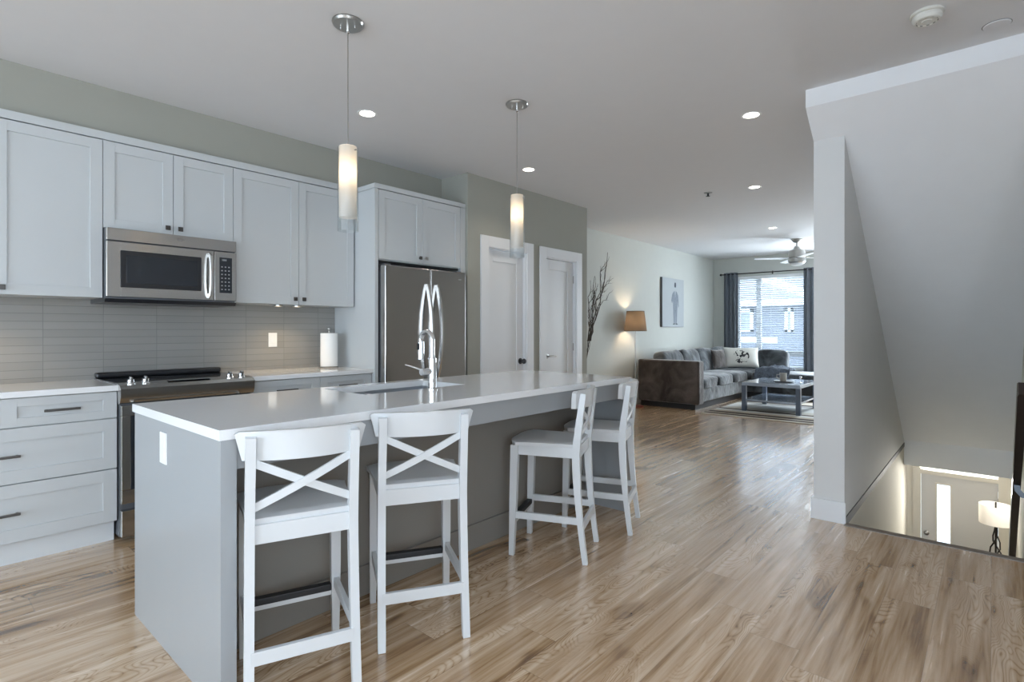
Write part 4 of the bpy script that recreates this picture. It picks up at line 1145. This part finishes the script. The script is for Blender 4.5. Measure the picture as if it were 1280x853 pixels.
# curtains, rod and blinds
def curtain(x0, x1, z0, z1, label, folds):
    b = MB(); n = 72; y = YF-.12; rows = []
    for i in range(n+1):
        u = i/n; x = x0+(x1-x0)*u; a = folds*2*PI*u
        rows.append([(x+.008*math.sin(a*2), y+.032*math.sin(a)*(1-.15*k), z1+(z0-z1)*k/3) for k in range(4)])
    f = [[b.bm.verts.new(p) for p in rw] for rw in rows]; k2 = [[b.bm.verts.new((p[0], p[1]+.004, p[2])) for p in rw] for rw in rows]
    for i in range(n):
        for k in range(3):
            b.bm.faces.new((f[i][k], f[i+1][k], f[i+1][k+1], f[i][k+1])); b.bm.faces.new((k2[i][k], k2[i][k+1], k2[i+1][k+1], k2[i+1][k]))
        b.bm.faces.new((f[i][0], k2[i][0], k2[i+1][0], f[i+1][0])); b.bm.faces.new((f[i][3], f[i+1][3], k2[i+1][3], k2[i][3]))
    for i in (0, n):
        for k in range(3): b.bm.faces.new((f[i][k], f[i][k+1], k2[i][k+1], k2[i][k]))
    tag(build('curtain', b, M['curtain'], ang=70), label, 'curtain', 'slate curtains at the window')
curtain(-4.215, -3.93, .02, 2.425, 'slate blue curtain hanging at the left of the window', 3.5)
curtain(-2.70, -2.38, .02, 2.425, 'slate blue curtain at the right of the window, beside the wall end', 3.5)
r = thing('curtain_rod', (-3.3, YF-.12, 2.39), 'thin dark curtain rod above the living room window', 'curtain rod')
b = MB(); b.sweep([(-4.27, YF-.12, 2.392), (-2.30, YF-.12, 2.392)], .011, 12); build('rod', b, M['iron'], r)
for x in (-4.28, -2.29):
    b = MB(); b.pad((x, YF-.12, 2.392), (.05, .05, .05), 2, n=10); build('finial', b, M['iron'], r)
for x in (-4.24, -3.29, -2.34):
    b = MB(); b.sweep([(x, YF-.12, 2.392), (x, YF-.001, 2.392)], .006, 8); b.box(x-.012, x+.012, YF-.006, YF, 2.36, 2.424); build('bracket', b, M['iron'], r)
r = thing('window_blind', (-3.32, YF+.02, 2.3), 'white horizontal slat blind in the living room window', 'blind')
b = MB(); b.box(W1[0]+.006, W1[1]-.006, YF-.028, YF+.03, 2.275, 2.338, .004); build('headrail', b, M['ext'], r)
b = MB(); z = 2.25
while z > W1[2]+.05:
    b.box(-.67, .67, -.022, .022, -.0012, .0012, 0, 2, Matrix.Translation((-3.32, YF+.008, z)) @ Matrix.Rotation(math.radians(-24), 4, 'X')); z -= .044
build('slats', b, M['blind'], r, smooth=False)
b = MB()
for x in (-3.80, -3.32, -2.84): b.sweep([(x, YF-.014, 2.28), (x, YF-.014, W1[2]+.04)], .0015, 5)
build('ladder_cords', b, M['ext'], r)
b = MB(); b.box(W1[0]+.006, W1[1]-.006, YF-.016, YF+.03, W1[2]+.012, W1[2]+.034, .003); build('bottom_rail', b, M['ext'], r)

# ================================================================== STAIRWELL THINGS
r = thing('handrail', (.125, 4.7, .3), 'dark wood handrail sloping down the stairwell wall', 'handrail')
b = MB()
p0 = Vector((.125, 3.945, .925)); d = Vector((0, 1, -.765)).normalized(); p1 = p0+d*4.6
b.sweep([p0, p0+d*.02, p1], 0, rect=[(.030, .075), (.040, .088), (.040, .088)])
build('rail', b, M['darkwood'], r)
for t in (1.05, 2.6, 4.1):
    c = p0+d*t
    b = MB(); b.sweep([c+Vector((0, 0, -.05)), c+Vector((.004, 0, -.085)), c+Vector((.028, 0, -.115)), c+Vector((.063, 0, -.12))], 0, rect=(.03, .010), up=(0, 1, 0))
    b.lathe([(0, 0), (.03, 0), (.028, .006), (0, .008)], 20, Matrix.Translation((.19, c.y, c.z-.12)) @ Matrix.Rotation(-PI/2, 4, 'Y'))
    build('bracket', b, M['steeld'], r)

lx, ly = .045, 9.15
r = thing('entry_lamp', (lx, ly, -2.98), 'lamp with white shade and twisted iron stem beside the entry door', 'lamp')
b = MB(); b.lathe([(.165, 0), (.165, .235)], 40, center=(lx, ly, -1.20)); build('lamp_shade', b, M['wshade'], r)
b = MB(); b.lathe([(0, 0), (.15, 0), (.15, .02), (.03, .05), (0, .05)], 32, center=(lx, ly, -2.98))
b.sweep([(lx, ly, -2.94), (lx, ly, -.93)], .010, 10); build('stem', b, M['iron'], r)
for k in range(3):
    pts = [(lx+(.012+.05*math.sin(PI*t/11)**2)*math.cos(k*2.09+t*.8), ly+(.012+.05*math.sin(PI*t/11)**2)*math.sin(k*2.09+t*.8), -2.0+.78*t/11) for t in range(12)]
    b = MB(); b.sweep(pts, .008, 8); build('scroll', b, M['iron'], r)
lamp('entry_lamp_glow', 'POINT', (lx, ly, -1.06), 0.9, (1, .90, .76), r, .04)
lamp('entry_hall_fill', 'POINT', (.2, 8.8, -.55), 32, (1, .94, .84), None, .12)  # added fill with no fixture, brightens the entry hall
sf = lamp('stair_foot_fill', 'SPOT', (-.05, 7.55, -.36), 60, (1, .97, .90), None, .10, (0, 0, 0), math.radians(105), .7)  # added spot without a fixture, brightens the lower stairwell wall
sf.rotation_euler = Vector((-.65, -1.75, -.55)).to_track_quat('-Z', 'Y').to_euler()

# ================================================================== OUTSIDE
b = MB(); b.box(-60, 40, 10.7, 70, -3.2, -3.1)
tag(build('ground', b, M['grass'], smooth=False), 'ground outside the window', 'ground', kind='structure')
NY = 19.5
r = thing('neighbour_house', (-5, NY, -3.1), 'blue-grey sided house with pale shingle roof outside the window', 'house')
b = MB(); b.box(-14, 6, NY, NY+8, -3.1, 2.05); build('wall', b, M['siding'], r, smooth=False)
b = MB(); b.prism([(NY-.5, 2.05), (NY-.5, 2.2), (NY+4, 5.2), (NY+8.5, 2.2), (NY+8.5, 2.05)], 'X', -15, 7); build('roof', b, M['shingle'], r, smooth=False)
b = MB(); b.prism([(-6.6, 2.0), (-2.2, 2.0), (-4.4, .0+3.6)], 'Y', NY-.02, NY+3); 
bb = MB(); bb.sweep([(-7.0, NY-.55, 3.62), (-3.6, NY-.55, 2.0)], 0, rect=(.10, .24)); bb.box(-15, 7, NY-.56, NY-.5, 2.02, 2.24); bb.box(-14, -5.35, NY-.03, NY, .78, .98); build('fascia', bb, M['ext'], r, smooth=False)
b.bm.free()
for x in (-6.42, -4.98):
    bb = MB(); z0, z1 = 1.15, 1.95; w = .30 if x < -6 else .14
    for a0, a1, c0, c1 in ((x-w, x-w+.10, z0, z1), (x+w-.10, x+w, z0, z1), (x-w, x+w, z1-.1, z1), (x-w, x+w, z0, z0+.1)): bb.box(a0, a1, NY-.05, NY, c0, c1)
    f = build('window', bb, M['ext'], r, smooth=False)
    bb = MB(); bb.box(x-w+.1, x+w-.1, NY-.02, NY-.005, z0+.1, z1-.1); build('pane', bb, simple('dull_pane', (.22, .26, .30), .2), f, smooth=False)
